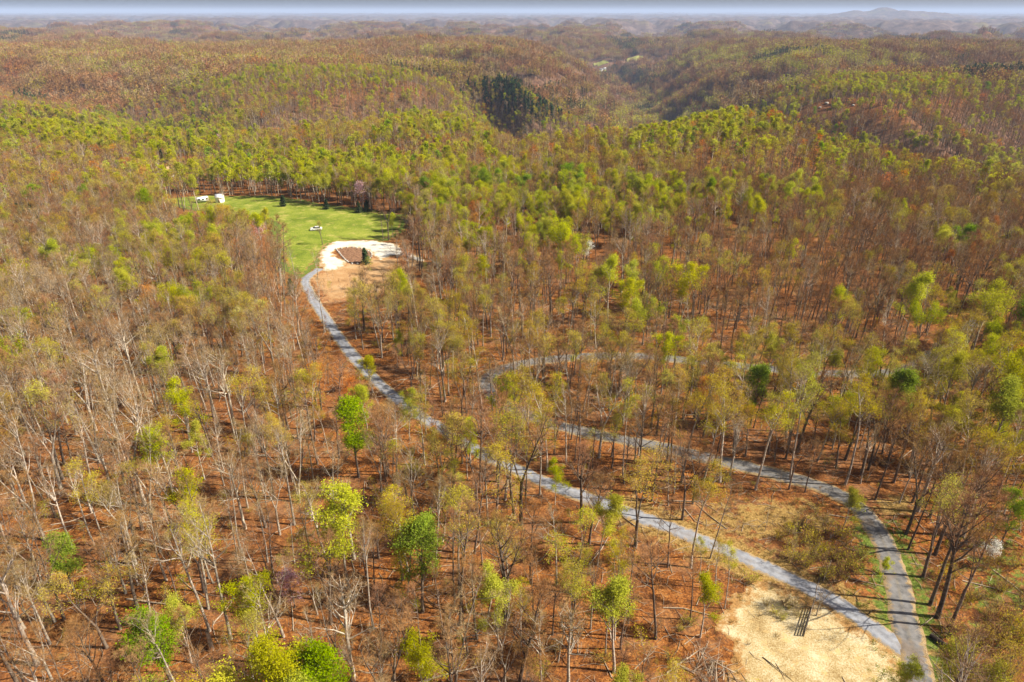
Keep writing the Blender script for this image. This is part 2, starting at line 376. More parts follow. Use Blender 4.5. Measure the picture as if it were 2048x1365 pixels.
SCRAPE_P = poly_world([(606, 556), (640, 540), (700, 522), (760, 512), (850, 520), (860, 535), (800, 560), (770, 585), (700, 600), (648, 612), (632, 585)])
PIT_P = poly_world([(672, 500), (705, 496), (738, 504), (742, 516), (722, 528), (697, 526)])
def inside(P, x, y):
    x = np.asarray(x); y = np.asarray(y); r = np.zeros(x.shape, bool); n = len(P)
    for i in range(n):
        (x0, y0), (x1, y1) = P[i], P[(i + 1) % n]
        r ^= ((y0 > y) != (y1 > y)) & (x < (x1 - x0) * (y - y0) / (y1 - y0 + 1e-12) + x0)
    return r
def seg_dist(P, x, y, closed=True):
    x = np.asarray(x, float); y = np.asarray(y, float); d = np.full(x.shape, 1e9)
    Q = list(zip(P, np.roll(P, -1, 0))) if closed else list(zip(P[:-1], P[1:]))
    for (x0, y0), (x1, y1) in Q:
        ex, ey = x1 - x0, y1 - y0; t = np.clip(((x - x0) * ex + (y - y0) * ey) / (ex * ex + ey * ey + 1e-9), 0, 1)
        d = np.minimum(d, np.hypot(x - x0 - t * ex, y - y0 - t * ey))
    return d
DRIVE_S, LANE_S = DRIVE[::5], LANE[::5]

# ------------------------------------------------------------------ ground sheet out to the horizon
def build_ground():
    ang = np.concatenate([np.arange(-50, 50.001, 0.25), np.arange(54, 307, 4.0)]); ang = np.radians(ang); na = len(ang)
    rr = np.exp(np.linspace(math.log(8), math.log(70000), 560)); nr = len(rr)
    A, Rr = np.meshgrid(ang, rr); X = Rr * np.sin(A); Y = Rr * np.cos(A)
    Z = zfun(X, Y)
    can = sstep(5000, 5700, Rr)
    rs = np.random.RandomState(5)
    Z = Z + can * (10 + 7 * rs.rand(*Z.shape) * (1 - 0.6 * sstep(8000, 20000, Rr)))
    V = np.concatenate([np.stack([X, Y, Z], -1).reshape(-1, 3), [[0, 0, float(zfun(0, 0))]]])
    i, j = np.meshgrid(np.arange(nr - 1), np.arange(na), indexing='ij'); j2 = (j + 1) % na
    F = np.stack([i * na + j, i * na + j2, (i + 1) * na + j2, (i + 1) * na + j], -1).reshape(-1, 4)
    c = nr * na; tri = np.stack([np.full(na, c), (np.arange(na) + 1) % na, np.arange(na)], -1)
    m = Rr < 420
    xs, ys = X[m], Y[m]
    dd = seg_dist(DRIVE_S, xs, ys, False); dl = seg_dist(LANE_S, xs, ys, False)
    fx, fy, _ = project(xs, ys, zfun(xs, ys))
    lower = sstep(930, 1010, fy) * sstep(1150, 1260, fx)
    st = np.zeros_like(X); gn = np.zeros_like(X)
    s_ = np.exp(-(dd / (3.0 + 2.5 * lower)) ** 2) * (0.45 + 0.4 * lower) + np.exp(-(dl / 4.5) ** 2) * 0.35
    s_ = np.maximum(s_, 0.75 * np.exp(-((fx - 1530) / 190) ** 2 - ((fy - 1040) / 55) ** 2))
    s_ = np.maximum(s_, 0.8 * np.exp(-((fx - 1790) / 60) ** 2 - ((fy - 1010) / 28) ** 2))
    s_ = np.maximum(s_, 0.7 * np.exp(-((fx - 1640) / 130) ** 2 - ((fy - 1230) / 50) ** 2))
    st[m] = s_ * (dd > 0)
    side = np.exp(-(np.maximum(dl - 1.5, 0) / 5.0) ** 2) * sstep(1000, 1060, fy) * sstep(1600, 1740, fx)
    lw = inside(LAWN_P, xs, ys); ld = seg_dist(LAWN_P, xs, ys)
    side = np.maximum(side * 0.62, np.where(lw, 0.8, 0.75 * np.exp(-(ld / 5) ** 2)))
    side = np.maximum(side, 0.52 * np.exp(-((fx - 2000) / 130) ** 2 - ((fy - 1180) / 210) ** 2))
    gn[m] = side
    me = mesh_np('ground', V, [F, tri], [M['ground']], smooth=True,
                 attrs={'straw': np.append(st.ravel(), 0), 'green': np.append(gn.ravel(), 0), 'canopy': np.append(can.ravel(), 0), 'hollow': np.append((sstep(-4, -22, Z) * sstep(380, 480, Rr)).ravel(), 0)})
    link('ground', me, kind='structure')
build_ground()

def build_road(name, P, width, mname, lift, jit):
    T = np.gradient(P, axis=0); T /= np.linalg.norm(T, axis=1, keepdims=True); Nn = np.stack([-T[:, 1], T[:, 0]], -1)
    ac = np.array([-1.25, -1, -0.6, -0.2, 0.2, 0.6, 1, 1.25]); n = len(P)
    s = np.arange(n) * 0.7
    wd = width / 2 * (1 + jit * fbm(s / 9, s * 0 + 3, 3))
    off = ac[None, :] * wd[:, None]
    off[:, :2] += 0.5 * fbm(s / 2.2, s * 0 + 11, 3)[:, None]; off[:, -2:] += 0.5 * fbm(s / 2.2, s * 0 + 23, 2)[:, None]
    X = P[:, None, 0] + Nn[:, None, 0] * off; Y = P[:, None, 1] + Nn[:, None, 1] * off
    h = lift * np.array([-1.2, 0.9, 1.1, 1.25, 1.25, 1.1, 0.9, -1.2])
    Z = zfun(X, Y) + h[None, :]
    k = len(ac); i, j = np.meshgrid(np.arange(n - 1), np.arange(k - 1), indexing='ij')
    F = np.stack([i * k + j, (i + 1) * k + j, (i + 1) * k + j + 1, i * k + j + 1], -1).reshape(-1, 4)
    me = mesh_np(name, np.stack([X, Y, Z], -1).reshape(-1, 3), [F], [M[mname]], smooth=True, attrs={'across': np.tile(ac, n)})
    return link(name, me, kind='structure')
build_road('gravel_drive', DRIVE, 2.9, 'drive', 0.075, 0.35)
build_road('paved_lane', LANE, 3.4, 'lane', 0.10, 0.28)

def build_sheet(name, P, mname, lift, step, edge=1.0, fade=2.5):
    P = catmull(np.vstack([P, P[:1]]), 1.0)[:-1]
    lo, hi = P.min(0) - 2, P.max(0) + 2
    gx = np.arange(lo[0], hi[0], step); gy = np.arange(lo[1], hi[1], step)
    X, Y = np.meshgrid(gx, gy, indexing='ij')
    jx = X + edge * fbm(X / 2.5, Y / 2.5, 3); jy = Y + edge * fbm(X / 2.5 + 9, Y / 2.5, 3)
    Ps = P[::max(1, len(P) // 160)]
    ins = inside(Ps, jx, jy); d = seg_dist(Ps, jx, jy) * np.where(ins, 1, -1)
    Z = zfun(X, Y) + lift + np.clip(d, -0.6, 0) * 0.3
    keep = d > -0.7
    i, j = np.meshgrid(np.arange(len(gx) - 1), np.arange(len(gy) - 1), indexing='ij'); ny = len(gy)
    F = np.stack([i * ny + j, (i + 1) * ny + j, (i + 1) * ny + j + 1, i * ny + j + 1], -1).reshape(-1, 4)
    F = F[keep.ravel()[F].all(1)]
    us, inv = np.unique(F, return_inverse=True)
    me = mesh_np(name, np.stack([X, Y, Z], -1).reshape(-1, 3)[us], [inv.reshape(-1, 4)], [M[mname]], smooth=True, attrs={'inside': np.clip(d.ravel()[us] / fade, -0.3, 1)})
    return link(name, me, kind='structure')
build_sheet('lawn', LAWN_P, 'lawn', 0.04, 1.0)
build_sheet('dirt_clearing', DIRT_P, 'dirt', 0.03, 0.4, 2.2, 4.5)
build_sheet('scraped_earth', SCRAPE_P, 'scrape', 0.03, 0.7, 2.5, 8)
build_sheet('gravel_turning_circle', GRAVEL_P, 'gravel', 0.11, 0.5, 1.8, 3.0)

# ------------------------------------------------------------------ trees
def bend(rs, p, d, L, n, wob, up):
    """batch of curved polylines: p (B,3), d (B,3) unit, L (B,) -> (B,n,3)"""
    B = len(p); out = [p]; d = d.copy(); st = (L / (n - 1))[:, None]
    for i in range(n - 1):
        d = d + rs.normal(size=(B, 3)) * wob; d[:, 2] += up; d /= np.linalg.norm(d, axis=1, keepdims=True)
        out.append(out[-1] + d * st)
    return np.stack(out, 1)
def along(P, t):
    """points and directions at parameter t (B,m) of polylines (B,n,3)"""
    n = P.shape[1]; f = t * (n - 1); i = np.clip(f.astype(int), 0, n - 2); q = (f - i)[..., None]
    b = np.arange(len(P))[:, None]
    a0, a1 = P[b, i], P[b, i + 1]; D = a1 - a0; D /= np.linalg.norm(D, axis=-1, keepdims=True) + 1e-9
    return a0 + q * (a1 - a0), D
def side_dirs(rs, D, ang):
    S = np.cross(D, rs.normal(size=D.shape)); S /= np.linalg.norm(S, axis=-1, keepdims=True) + 1e-9
    return D * np.cos(ang)[..., None] + S * np.sin(ang)[..., None]
def make_tree(seed, H=21.0, r0=0.23, clear=0.42, nl=14, spread=0.30, ns=6, nt=5, ntw=4, leaf=0, lsize=0.3, fork=False, lean=0.03, twl=1.0, tww=0.021, ltp=0.9, kmin=3, lob=0.35):
    """wood (trunk and limbs), twigs, leaves as MBs"""
    rs = np.random.RandomState(seed)
    trunk, tw, lf = MB(), MB(), MB()
    stems = 2 if fork else 1
    axes = []
    d0 = np.array([[rs.normal() * lean, rs.normal() * lean, 1.0]]); d0 /= np.linalg.norm(d0)
    if fork:
        hb = H * rs.uniform(0.22, 0.42)
        base = bend(rs, np.zeros((1, 3)), d0, np.array([hb]), 4, 0.03, 0.02); base[:, 0, 2] = -0.4
        trunk.tubes(base, np.array([[r0 * 1.35, r0 * 1.05, r0 * 0.98, r0 * 0.93]]), 7)
        a = rs.rand() * 6.28
        dd = np.array([[math.cos(a) * .3, math.sin(a) * .3, 1], [-math.cos(a) * .27, -math.sin(a) * .27, 1]]); dd /= np.linalg.norm(dd, axis=1, keepdims=True)
        ax = bend(rs, np.repeat(base[:, -1] - [[0, 0, .1]], 2, 0), dd, np.array([H - hb, (H - hb) * .92]), 8, 0.05, 0.03)
        rad = r0 * np.linspace(0.74, 0.07, 8)[None] * np.array([[1], [.85]])
        trunk.tubes(ax, rad, 6); cl = 0.22
    else:
        ax = bend(rs, np.zeros((1, 3)), d0, np.array([H]), 10, 0.035, 0.03); ax[:, 0, 2] = -0.4
        rad = r0 * np.array([[1.4, 1.05, .95, .88, .8, .68, .54, .38, .22, .07]])
        trunk.tubes(ax, rad, 7); cl = clear
    m = nl // stems
    t = np.sort(rs.uniform(cl, 0.97, (stems, m)), 1)
    p, D = along(ax, t)
    rt = np.take_along_axis(np.repeat(rad, 1, 0), np.clip((t * (rad.shape[1] - 1)).astype(int), 0, rad.shape[1] - 1), 1)
    rel = (t - cl) / (0.97 - cl)
    L = H * spread * (0.55 + 0.6 * np.sin(np.pi * np.clip(rel * 0.8 + 0.15, 0, 1))) * rs.uniform(0.65, 1.2, t.shape) * (1.12 - 0.55 * rel)
    ang = np.radians(rs.uniform(38, 68, t.shape) - 22 * rel)
    d = side_dirs(rs, D, ang); d[..., 2] = np.abs(d[..., 2]) * 0.8 + 0.12; d /= np.linalg.norm(d, axis=-1, keepdims=True)
    limbs = bend(rs, p.reshape(-1, 3), d.reshape(-1, 3), L.ravel(), 6, 0.13, 0.09)
    rl = np.minimum(rt.ravel() * 0.66, 0.135 * H / 21)[:, None] * np.array([1, .82, .66, .5, .34, .16])[None]
    trunk.tubes(limbs, rl, max(kmin, 5))
    limbs = np.concatenate([limbs, ax[:, -6:][:, :6]]); Ll = np.append(L.ravel(), np.full(stems, H * .3)); rl = np.concatenate([rl, np.full((stems, 6), 0.04)])
    t2 = rs.uniform(0.25, 1.0, (len(limbs), ns)); p2, D2 = along(limbs, t2)
    L2 = Ll[:, None] * rs.uniform(0.25, 0.5, t2.shape) * (1.15 - 0.5 * t2)
    d2 = side_dirs(rs, D2, np.radians(rs.uniform(28, 60, t2.shape))); d2[..., 2] += 0.2; d2 /= np.linalg.norm(d2, axis=-1, keepdims=True)
    sub = bend(rs, p2.reshape(-1, 3), d2.reshape(-1, 3), L2.ravel(), 4, 0.16, 0.07)
    r2 = np.clip(rl[:, 2:3] * 0.55 * (1.2 - 0.6 * t2), 0.016, 0.07).reshape(-1, 1) * np.array([[1, .75, .5, .22]])
    trunk.tubes(sub, r2, max(kmin, 3))
    t3 = rs.uniform(0.2, 1.0, (len(sub), nt)); p3, D3 = along(sub, t3)
    L3 = np.clip(L2.reshape(-1, 1) * rs.uniform(0.35, 0.7, t3.shape), 0.35, 1.9) * twl
    d3 = side_dirs(rs, D3, np.radians(rs.uniform(20, 55, t3.shape))); d3[..., 2] += 0.15; d3 /= np.linalg.norm(d3, axis=-1, keepdims=True)
    ter = bend(rs, p3.reshape(-1, 3), d3.reshape(-1, 3), L3.ravel(), 3, 0.18, 0.05)
    tw.ribbons(ter[:, 0], ter[:, 1], tww * 1.5, rs); tw.ribbons(ter[:, 1], ter[:, 2], tww * 1.1, rs)
    if ntw:
        t4 = rs.uniform(0.2, 1.0, (len(ter), ntw)); p4, D4 = along(ter, t4)
        d4 = side_dirs(rs, D4, np.radians(rs.uniform(15, 50, t4.shape)))
        e4 = p4 + d4 * (rs.uniform(0.3, 0.9, t4.shape) * twl)[..., None]
        A, Bq = p4.reshape(-1, 3), e4.reshape(-1, 3)
        tw.ribbons(A, Bq, tww * 0.8, rs)
    if leaf:
        src = Bq if ntw else ter[:, 2]
        C = src[rs.randint(0, len(src), leaf)] + rs.normal(size=(leaf, 3)) * lob
        lf.leaves(C, lsize * rs.uniform(0.6, 1.35, leaf), rs)
    return trunk, tw, lf
def make_conifer(seed, H=9.0, rad=2.2, n=26, per=9, size=0.5, bare=0.05):
    rs = np.random.RandomState(seed); trunk, tw, lf = MB(), MB(), MB()
    ax = bend(rs, np.zeros((1, 3)), np.array([[0, 0, 1.0]]), np.array([H]), 6, 0.015, 0.05); ax[:, 0, 2] = -0.3
    trunk.tubes(ax, np.array([[.16, .13, .1, .07, .05, .02]]) * H / 9, 6)
    h = np.linspace(bare, 0.98, n)[:, None] + rs.uniform(-.02, .02, (n, per))
    a = rs.uniform(0, 6.28, (n, per)); L = rad * (1.04 - h) ** 0.8 * rs.uniform(0.7, 1.15, (n, per))
    p, _ = along(ax, np.clip(h.reshape(1, -1), 0, 1)); p = p[0]
    d = np.stack([np.cos(a), np.sin(a), rs.uniform(-.25, .12, a.shape)], -1).reshape(-1, 3)
    br = bend(rs, p, d / np.linalg.norm(d, axis=1, keepdims=True), L.ravel(), 4, 0.06, 0.03)
    trunk.tubes(br, np.array([[.03, .024, .016, .008]]) * np.ones((len(br), 1)), 3)
    m = 9; t = rs.uniform(0.15, 1.05, (len(br), m)); t = np.clip(t, 0, 1); q, _ = along(br, t)
    q = q.reshape(-1, 3) + rs.normal(size=(len(br) * m, 3)) * 0.11 * size / 0.4
    lf.leaves(q, size * rs.uniform(.6, 1.3, len(q)), rs, 0.9)
    return trunk, tw, lf

# prototypes: kind -> list of (trunk mesh, crown mesh, whole mesh, look words)
PROTO, LOW = {}, {}
def proto(kind, wood, twm, lfm, mbs, look):
    t, tw, lf = mbs
    tm = t.mesh(kind + '_trunk', M[wood])
    cm = joined(kind + '_crown', [(tw, M[twm]), (lf, M[lfm])])
    wm = joined(kind + '_whole', [(t, M[wood]), (tw, M[twm]), (lf, M[lfm])])
    PROTO.setdefault(kind, []).append((tm, cm, wm, look))
LOOKS = ['straight', 'forked', 'slender', 'broad', 'crooked', 'spreading']
def shape(i):
    return [dict(clear=.46, spread=.22, r0=.2), dict(fork=True, nl=16, spread=.22, r0=.22), dict(H=23, r0=.18, clear=.58, spread=.16, nl=12), dict(H=19, r0=.26, clear=.36, spread=.28, nl=16), dict(H=20, lean=.13, spread=.21, r0=.19, clear=.5), dict(H=18, fork=True, r0=.25, spread=.29, nl=16)][i]
for i in range(6):
    proto('bare_tree', 'bark', 'twig', 'bud', make_tree(100 + i, ntw=3, **shape(i)), LOOKS[i])
for i in range(5):
    proto('brown_tree', 'bark_dark', 'twig_red', 'bud', make_tree(200 + i, ntw=4, **shape(i)), LOOKS[i])
for i in range(6):
    proto('budding_tree', 'bark_dark' if i % 2 else 'bark', 'twig', 'bud', make_tree(300 + i, leaf=4200, lsize=.14, ntw=4, lob=.25, **shape(i)), LOOKS[i])
for i in range(3):
    proto('orange_tree', 'bark_dark', 'twig_red', 'orange', make_tree(400 + i, leaf=4200, lsize=.14, ntw=4, **{**shape(i), 'H': 16 + i, 'clear': .32}), LOOKS[i])
for i in range(6):
    proto('leafy_tree', 'bark', 'twig', 'leaf', make_tree(500 + i, leaf=11000, lsize=.24, ntw=2, lob=.40, **{**shape(i), 'clear': .36, 'spread': shape(i)['spread'] * 1.15}), LOOKS[i])
for i in range(3):
    proto('deep_green_tree', 'bark_dark', 'twig', 'leaf_dark', make_tree(600 + i, leaf=11000, lsize=.25, ntw=2, lob=.36, **{**shape([0, 3, 5][i]), 'H': 17, 'clear': .28}), LOOKS[[0, 3, 5][i]])
for i in range(2):
    proto('pink_tree', 'bark_dark', 'twig_red', 'pink', make_tree(700 + i, H=8.5, r0=.13, clear=.25, spread=.36, leaf=2200, lsize=.24, ntw=2), LOOKS[3])
proto('white_tree', 'bark_dark', 'twig', 'white', make_tree(720, H=9, r0=.13, clear=.25, spread=.34, leaf=1900, lsize=.27, ntw=2), LOOKS[3])
for i in range(3):
    proto('conifer', 'bark_dark', 'twig', 'needle', make_conifer(800 + i, 9 + i, 2.0 + .2 * i, size=.5), LOOKS[0])
for i in range(4):
    proto('sapling', 'bark', 'twig' if i % 2 else 'twig_red', 'bud' if i < 3 else 'leaf', make_tree(900 + i, H=7, r0=.05, clear=.2, spread=.25, nl=9, ns=4, nt=3, ntw=2, leaf=[0, 0, 260, 520][i], lsize=.2, kmin=3), 'thin')

def make_shrub(seed, n=16, H=3.0):
    r = np.random.RandomState(seed); t, tw, lf = MB(), MB(), MB()
    a = r.uniform(0, 6.28, n); q = r.uniform(.15, .9, n); d = np.stack([np.cos(a) * q, np.sin(a) * q, np.ones(n)], -1); d /= np.linalg.norm(d, axis=1, keepdims=True)
    st = bend(r, np.stack([np.cos(a) * .15, np.sin(a) * .15, np.full(n, -.1)], -1), d, H * r.uniform(.6, 1.1, n), 5, .08, .03)
    t.tubes(st, np.array([[.028, .024, .018, .012, .005]]) * np.ones((n, 1)), 4)
    tt = r.uniform(.2, 1, (n, 26)); p, D = along(st, tt); e = p + side_dirs(r, D, np.radians(r.uniform(20, 60, tt.shape))) * r.uniform(.25, .9, tt.shape)[..., None]
    tw.ribbons(p.reshape(-1, 3), e.reshape(-1, 3), .02, r)
    C = e.reshape(-1, 3)[r.randint(0, n * 26, 160 if seed % 3 else 700)]; lf.leaves(C + r.normal(size=C.shape) * .06, .13, r)
    return t, tw, lf
for i in range(4):
    proto('shrub', 'bark_dark', 'twig_red' if i % 2 else 'twig', 'bud', make_shrub(950 + i), ['leggy', 'twiggy', 'ragged', 'bushy'][i])
def low(kind, wood, twm, lfm, mbs):
    LOW.setdefault(kind, []).append(joined(kind + '_low', [(mbs[0], M[wood]), (mbs[1], M[twm]), (mbs[2], M[lfm])]))
lowkw = dict(nl=9, ns=4, nt=3, ntw=2, twl=1.25, tww=.07, kmin=3)
for i in range(4):
    s = {k: v for k, v in shape(i).items() if k != 'nl'}
    low('bare_tree', 'bark', 'twig', 'bud', make_tree(1100 + i, **{**lowkw, **s}))
    low('brown_tree', 'bark_dark', 'twig_red', 'bud', make_tree(1200 + i, **{**lowkw, **s}))
    low('budding_tree', 'bark_dark', 'twig', 'bud', make_tree(1300 + i, leaf=700, lsize=.33, **{**lowkw, **s}))
    low('leafy_tree', 'bark', 'twig', 'leaf', make_tree(1500 + i, leaf=1500, lsize=.6, lob=.4, **{**lowkw, **s, 'clear': .32}))
for i in range(2):
    low('orange_tree', 'bark_dark', 'twig_red', 'orange', make_tree(1400 + i, leaf=600, lsize=.34, **{**lowkw, 'H': 16}))
    low('deep_green_tree', 'bark_dark', 'twig', 'leaf_dark', make_tree(1600 + i, leaf=750, lsize=.75, lob=.4, **{**lowkw, 'H': 17}))
    low('conifer', 'bark_dark', 'twig', 'needle', make_conifer(1800 + i, 18, 3.2, n=18, per=6, size=1.1, bare=.12))

# ------------------------------------------------------------------ where each kind grows (read off the photograph)
KINDS = ['bare_tree', 'brown_tree', 'budding_tree', 'orange_tree', 'leafy_tree']
BLOBS = {
    'leafy_tree': [(110, 255, 150, 24, 1.6), (350, 275, 120, 25, 1.0), (230, 130, 260, 22, .35), (700, 330, 170, 34, 1.5), (560, 370, 150, 35, 1.2), (950, 400, 110, 45, 1.3), (1090, 430, 90, 50, 1.8), (1260, 420, 100, 36, 1.7), (1420, 395, 110, 28, 1.6), (1090, 495, 60, 25, .8),
                   (1300, 232, 110, 30, 1.4), (1420, 250, 110, 32, 1.2), (1560, 118, 200, 18, 1.3), (1800, 170, 210, 35, .45), (1560, 425, 70, 25, .5), (350, 480, 80, 60, .5), (150, 550, 60, 40, .5), (40, 660, 60, 60, .7), (520, 430, 40, 25, .9), (1700, 300, 70, 30, .6), (2000, 330, 60, 30, .4),
                   (640, 150, 300, 30, .35), (850, 250, 120, 25, .7), (1990, 700, 60, 80, .6), (1650, 750, 130, 25, .35), (480, 330, 140, 25, .9), (420, 180, 150, 30, .3), (1850, 300, 100, 40, .25)],
    'budding_tree': [(1650, 840, 230, 80, 1.5), (1300, 790, 230, 70, 1.1), (1000, 700, 150, 60, 1.0), (820, 650, 120, 60, .8), (450, 400, 250, 70, 1.0), (300, 620, 250, 80, .6), (1300, 330, 250, 50, .9), (700, 260, 300, 40, .9), (1950, 850, 120, 200, 1.2), (900, 1150, 300, 150, .5), (150, 330, 200, 60, .6), (1150, 1080, 180, 80, .8), (1400, 1000, 100, 60, .4)],
    'orange_tree': [(650, 730, 50, 50, 1.3), (1130, 490, 30, 18, 1.6), (1470, 420, 18, 12, 1.6), (950, 440, 40, 22, .9), (900, 760, 90, 45, .5), (1900, 830, 60, 40, .7), (560, 600, 60, 40, .4), (800, 860, 60, 30, .5), (700, 400, 300, 60, .05)],
    'bare_tree': [(200, 900, 260, 250, 1.6), (150, 650, 250, 150, .9), (450, 1050, 200, 150, .6)],
    'brown_tree': [(1500, 560, 350, 110, 1.5), (1150, 600, 200, 70, .6), (1900, 250, 220, 70, 1.4), (750, 200, 160, 35, 1.2), (1650, 380, 350, 50, 1.0), (1000, 1100, 350, 200, .5), (300, 200, 300, 40, .8), (1300, 150, 120, 40, 1.0)],
}
BASE = {'bare_tree': .36, 'brown_tree': .52, 'budding_tree': .19, 'orange_tree': .025, 'leafy_tree': .06}
BLOBS['leafy_tree'] = [(a, b, c, d, e * 1.0) for a, b, c, d, e in BLOBS['leafy_tree']]
BLOBS['budding_tree'] = [(a, b, c, d, e * .62) for a, b, c, d, e in BLOBS['budding_tree']]
def kind_weights(u, v):
    W = []
    for k in KINDS:
        s = np.full(np.shape(u), BASE[k])
        for (a, b, su, sv, amp) in BLOBS[k]: s = s + amp * np.exp(-((u - a) / su) ** 2 - ((v - b) / sv) ** 2)
        W.append(s)
    W = np.stack(W, -1); return W / W.sum(-1, keepdims=True)

# hero trees: spot where the trunk meets the ground (photo pixels), kind, height, variant
HEROES = [
    (718, 955, 'deep_green_tree', 16, 0), (702, 1195, 'leafy_tree', 19, 0), (1228, 1345, 'leafy_tree', 15, 3), (1195, 1130, 'leafy_tree', 13, 2), (845, 1225, 'deep_green_tree', 15, 1), (815, 1190, 'leafy_tree', 14, 4),
    (590, 1510, 'leafy_tree', 17, 3), (690, 1490, 'deep_green_tree', 15, 1), (545, 1500, 'leafy_tree', 14, 5), (640, 1540, 'leafy_tree', 14, 3), (850, 1440, 'leafy_tree', 13, 0), (1220, 1470, 'leafy_tree', 10, 3), (905, 1010, 'budding_tree', 18, 3), (850, 930, 'budding_tree', 15, 0), (935, 960, 'leafy_tree', 12, 2), (1010, 1000, 'bare_tree', 19, 1), (880, 960, 'orange_tree', 11, 0), (385, 905, 'leafy_tree', 15, 0), (410, 960, 'leafy_tree', 11, 2), (1400, 1275, 'leafy_tree', 10, 3),
    (150, 1185, 'deep_green_tree', 10, 0), (1110, 1010, 'leafy_tree', 9, 0), (1215, 650, 'leafy_tree', 19, 3), (1250, 668, 'leafy_tree', 15, 1), (1285, 690, 'leafy_tree', 12, 5), (1805, 690, 'leafy_tree', 19, 3), (1830, 705, 'leafy_tree', 13, 5),
    (1530, 775, 'leafy_tree', 13, 0), (1658, 800, 'leafy_tree', 12, 3), (1728, 815, 'leafy_tree', 14, 0), (1850, 820, 'leafy_tree', 13, 3), (1440, 770, 'leafy_tree', 8, 0), (745, 785, 'leafy_tree', 9, 3), (795, 735, 'leafy_tree', 9, 2),
    (645, 490, 'budding_tree', 9, 3), (2000, 1090, 'deep_green_tree', 9, 2), (1990, 890, 'leafy_tree', 20, 0), (1960, 940, 'leafy_tree', 18, 3), (2040, 760, 'deep_green_tree', 20, 1), (1945, 700, 'leafy_tree', 17, 5), (1890, 640, 'leafy_tree', 9, 0),
    (525, 500, 'leafy_tree', 13, 3), (1682, 1065, 'leafy_tree', 8, 3), (1790, 1410, 'leafy_tree', 8, 0), (1760, 1165, 'leafy_tree', 4.5, 3), (735, 860, 'leafy_tree', 10, 3), (820, 880, 'leafy_tree', 11, 0),
    (590, 1215, 'pink_tree', 6.5, 0), (525, 490, 'pink_tree', 9, 1), (725, 418, 'pink_tree', 11, 0), (438, 310, 'pink_tree', 12, 1), (1178, 532, 'white_tree', 8, 0), (1972, 1140, 'white_tree', 5, 0),
    (567, 413, 'conifer', 5.0, 0), (653, 419, 'conifer', 4.4, 1), (718, 426, 'conifer', 4.8, 2), (733, 424, 'conifer', 5.2, 0), (733, 528, 'conifer', 5.5, 1), (80, 480, 'conifer', 14, 0), (105, 470, 'conifer', 12, 1), (330, 352, 'conifer', 14, 2), (295, 425, 'conifer', 10, 0), (215, 440, 'conifer', 9, 1), (50, 470, 'conifer', 12, 2), (585, 590, 'conifer', 5, 1),
    (370, 385, 'deep_green_tree', 14, 1),
    # big pale bare trees
    (290, 1010, 'bare_tree', 22, 5), (240, 880, 'bare_tree', 21, 3), (462, 1278, 'bare_tree', 22, 0), (420, 1262, 'bare_tree', 21, 4), (250, 970, 'bare_tree', 20, 1), (90, 1080, 'bare_tree', 23, 1), (75, 1330, 'bare_tree', 20, 3), (440, 860, 'bare_tree', 16, 0), (560, 1070, 'bare_tree', 14, 5), (800, 1080, 'bare_tree', 13, 4),
    (1042, 1050, 'brown_tree', 24, 1), (1030, 1040, 'budding_tree', 22, 1), (960, 985, 'brown_tree', 20, 0), (1303, 1003, 'brown_tree', 21, 2), (1280, 985, 'brown_tree', 20, 0), (1155, 950, 'brown_tree', 20, 2), (1335, 1135, 'brown_tree', 13, 4), (920, 1250, 'brown_tree', 21, 2), (965, 1130, 'brown_tree', 17, 2),
    (1812, 1068, 'brown_tree', 19, 1), (1870, 1110, 'brown_tree', 21, 1), (1860, 1210, 'brown_tree', 22, 0), (1875, 1235, 'brown_tree', 21, 3), (1900, 1255, 'brown_tree', 20, 1), (1690, 970, 'budding_tree', 22, 2), (1750, 1000, 'brown_tree', 16, 0), (1580, 960, 'budding_tree', 21, 2), (1610, 985, 'brown_tree', 12, 4), (1362, 965, 'budding_tree', 22, 2), (1405, 970, 'budding_tree', 20, 0), (1440, 965, 'budding_tree', 21, 4), (1510, 980, 'budding_tree', 20, 2),
    (1398, 1165, 'budding_tree', 8, 2), (1430, 1180, 'budding_tree', 9, 0), (1449, 1217, 'budding_tree', 11, 2), (1632, 1232, 'bare_tree', 6, 5), (605, 655, 'bare_tree', 13, 2), (650, 665, 'bare_tree', 15, 0), (636, 560, 'bare_tree', 10, 1),
]
_du, _dv, _ = project(DRIVE[:, 0], DRIVE[:, 1], zfun(DRIVE[:, 0], DRIVE[:, 1]))
_r = random.Random(4)
for _ in range(52): HEROES.append((_r.gauss(1610, 85), _r.gauss(1115, 42), 'shrub', _r.uniform(1.6, 3.4), _r.randrange(4)))
for _ in range(46): HEROES.append((_r.uniform(1885, 2060), _r.uniform(1090, 1370), 'shrub', _r.uniform(1.5, 3.2), _r.randrange(4)))
for _ in range(10): HEROES.append((_r.gauss(1560, 30), _r.gauss(1222, 14), 'shrub', _r.uniform(.8, 1.8), _r.randrange(4)))
def _clear(h):
    if h[2] != 'shrub': return True
    x, y = ground(h[0], h[1]); X_, Y_ = np.array([x]), np.array([y])
    return float(seg_dist(DRIVE_S, X_, Y_, False)[0]) > 3.2 and float(seg_dist(LANE_S, X_, Y_, False)[0]) > 3.4
HEROES = [h for h in HEROES if _clear(h)]
VISIBLE = [DRIVE[(_du > 1060) | (_dv < 800)][:-10:6], LANE[6:90:7], DRIVE[(_du <= 1060) & (_dv >= 800)][::6]]   # stretches that the photograph sees between the crowns
VISPX = []
for P in VISIBLE:
    u, v, _ = project(P[:, 0], P[:, 1], zfun(P[:, 0], P[:, 1])); VISPX.append(np.stack([u, v], 1))
LANE_U = LANE[90::9]; u, v, _ = project(LANE_U[:, 0], LANE_U[:, 1], zfun(LANE_U[:, 0], LANE_U[:, 1])); LANE_UPX = np.stack([u, v], 1)
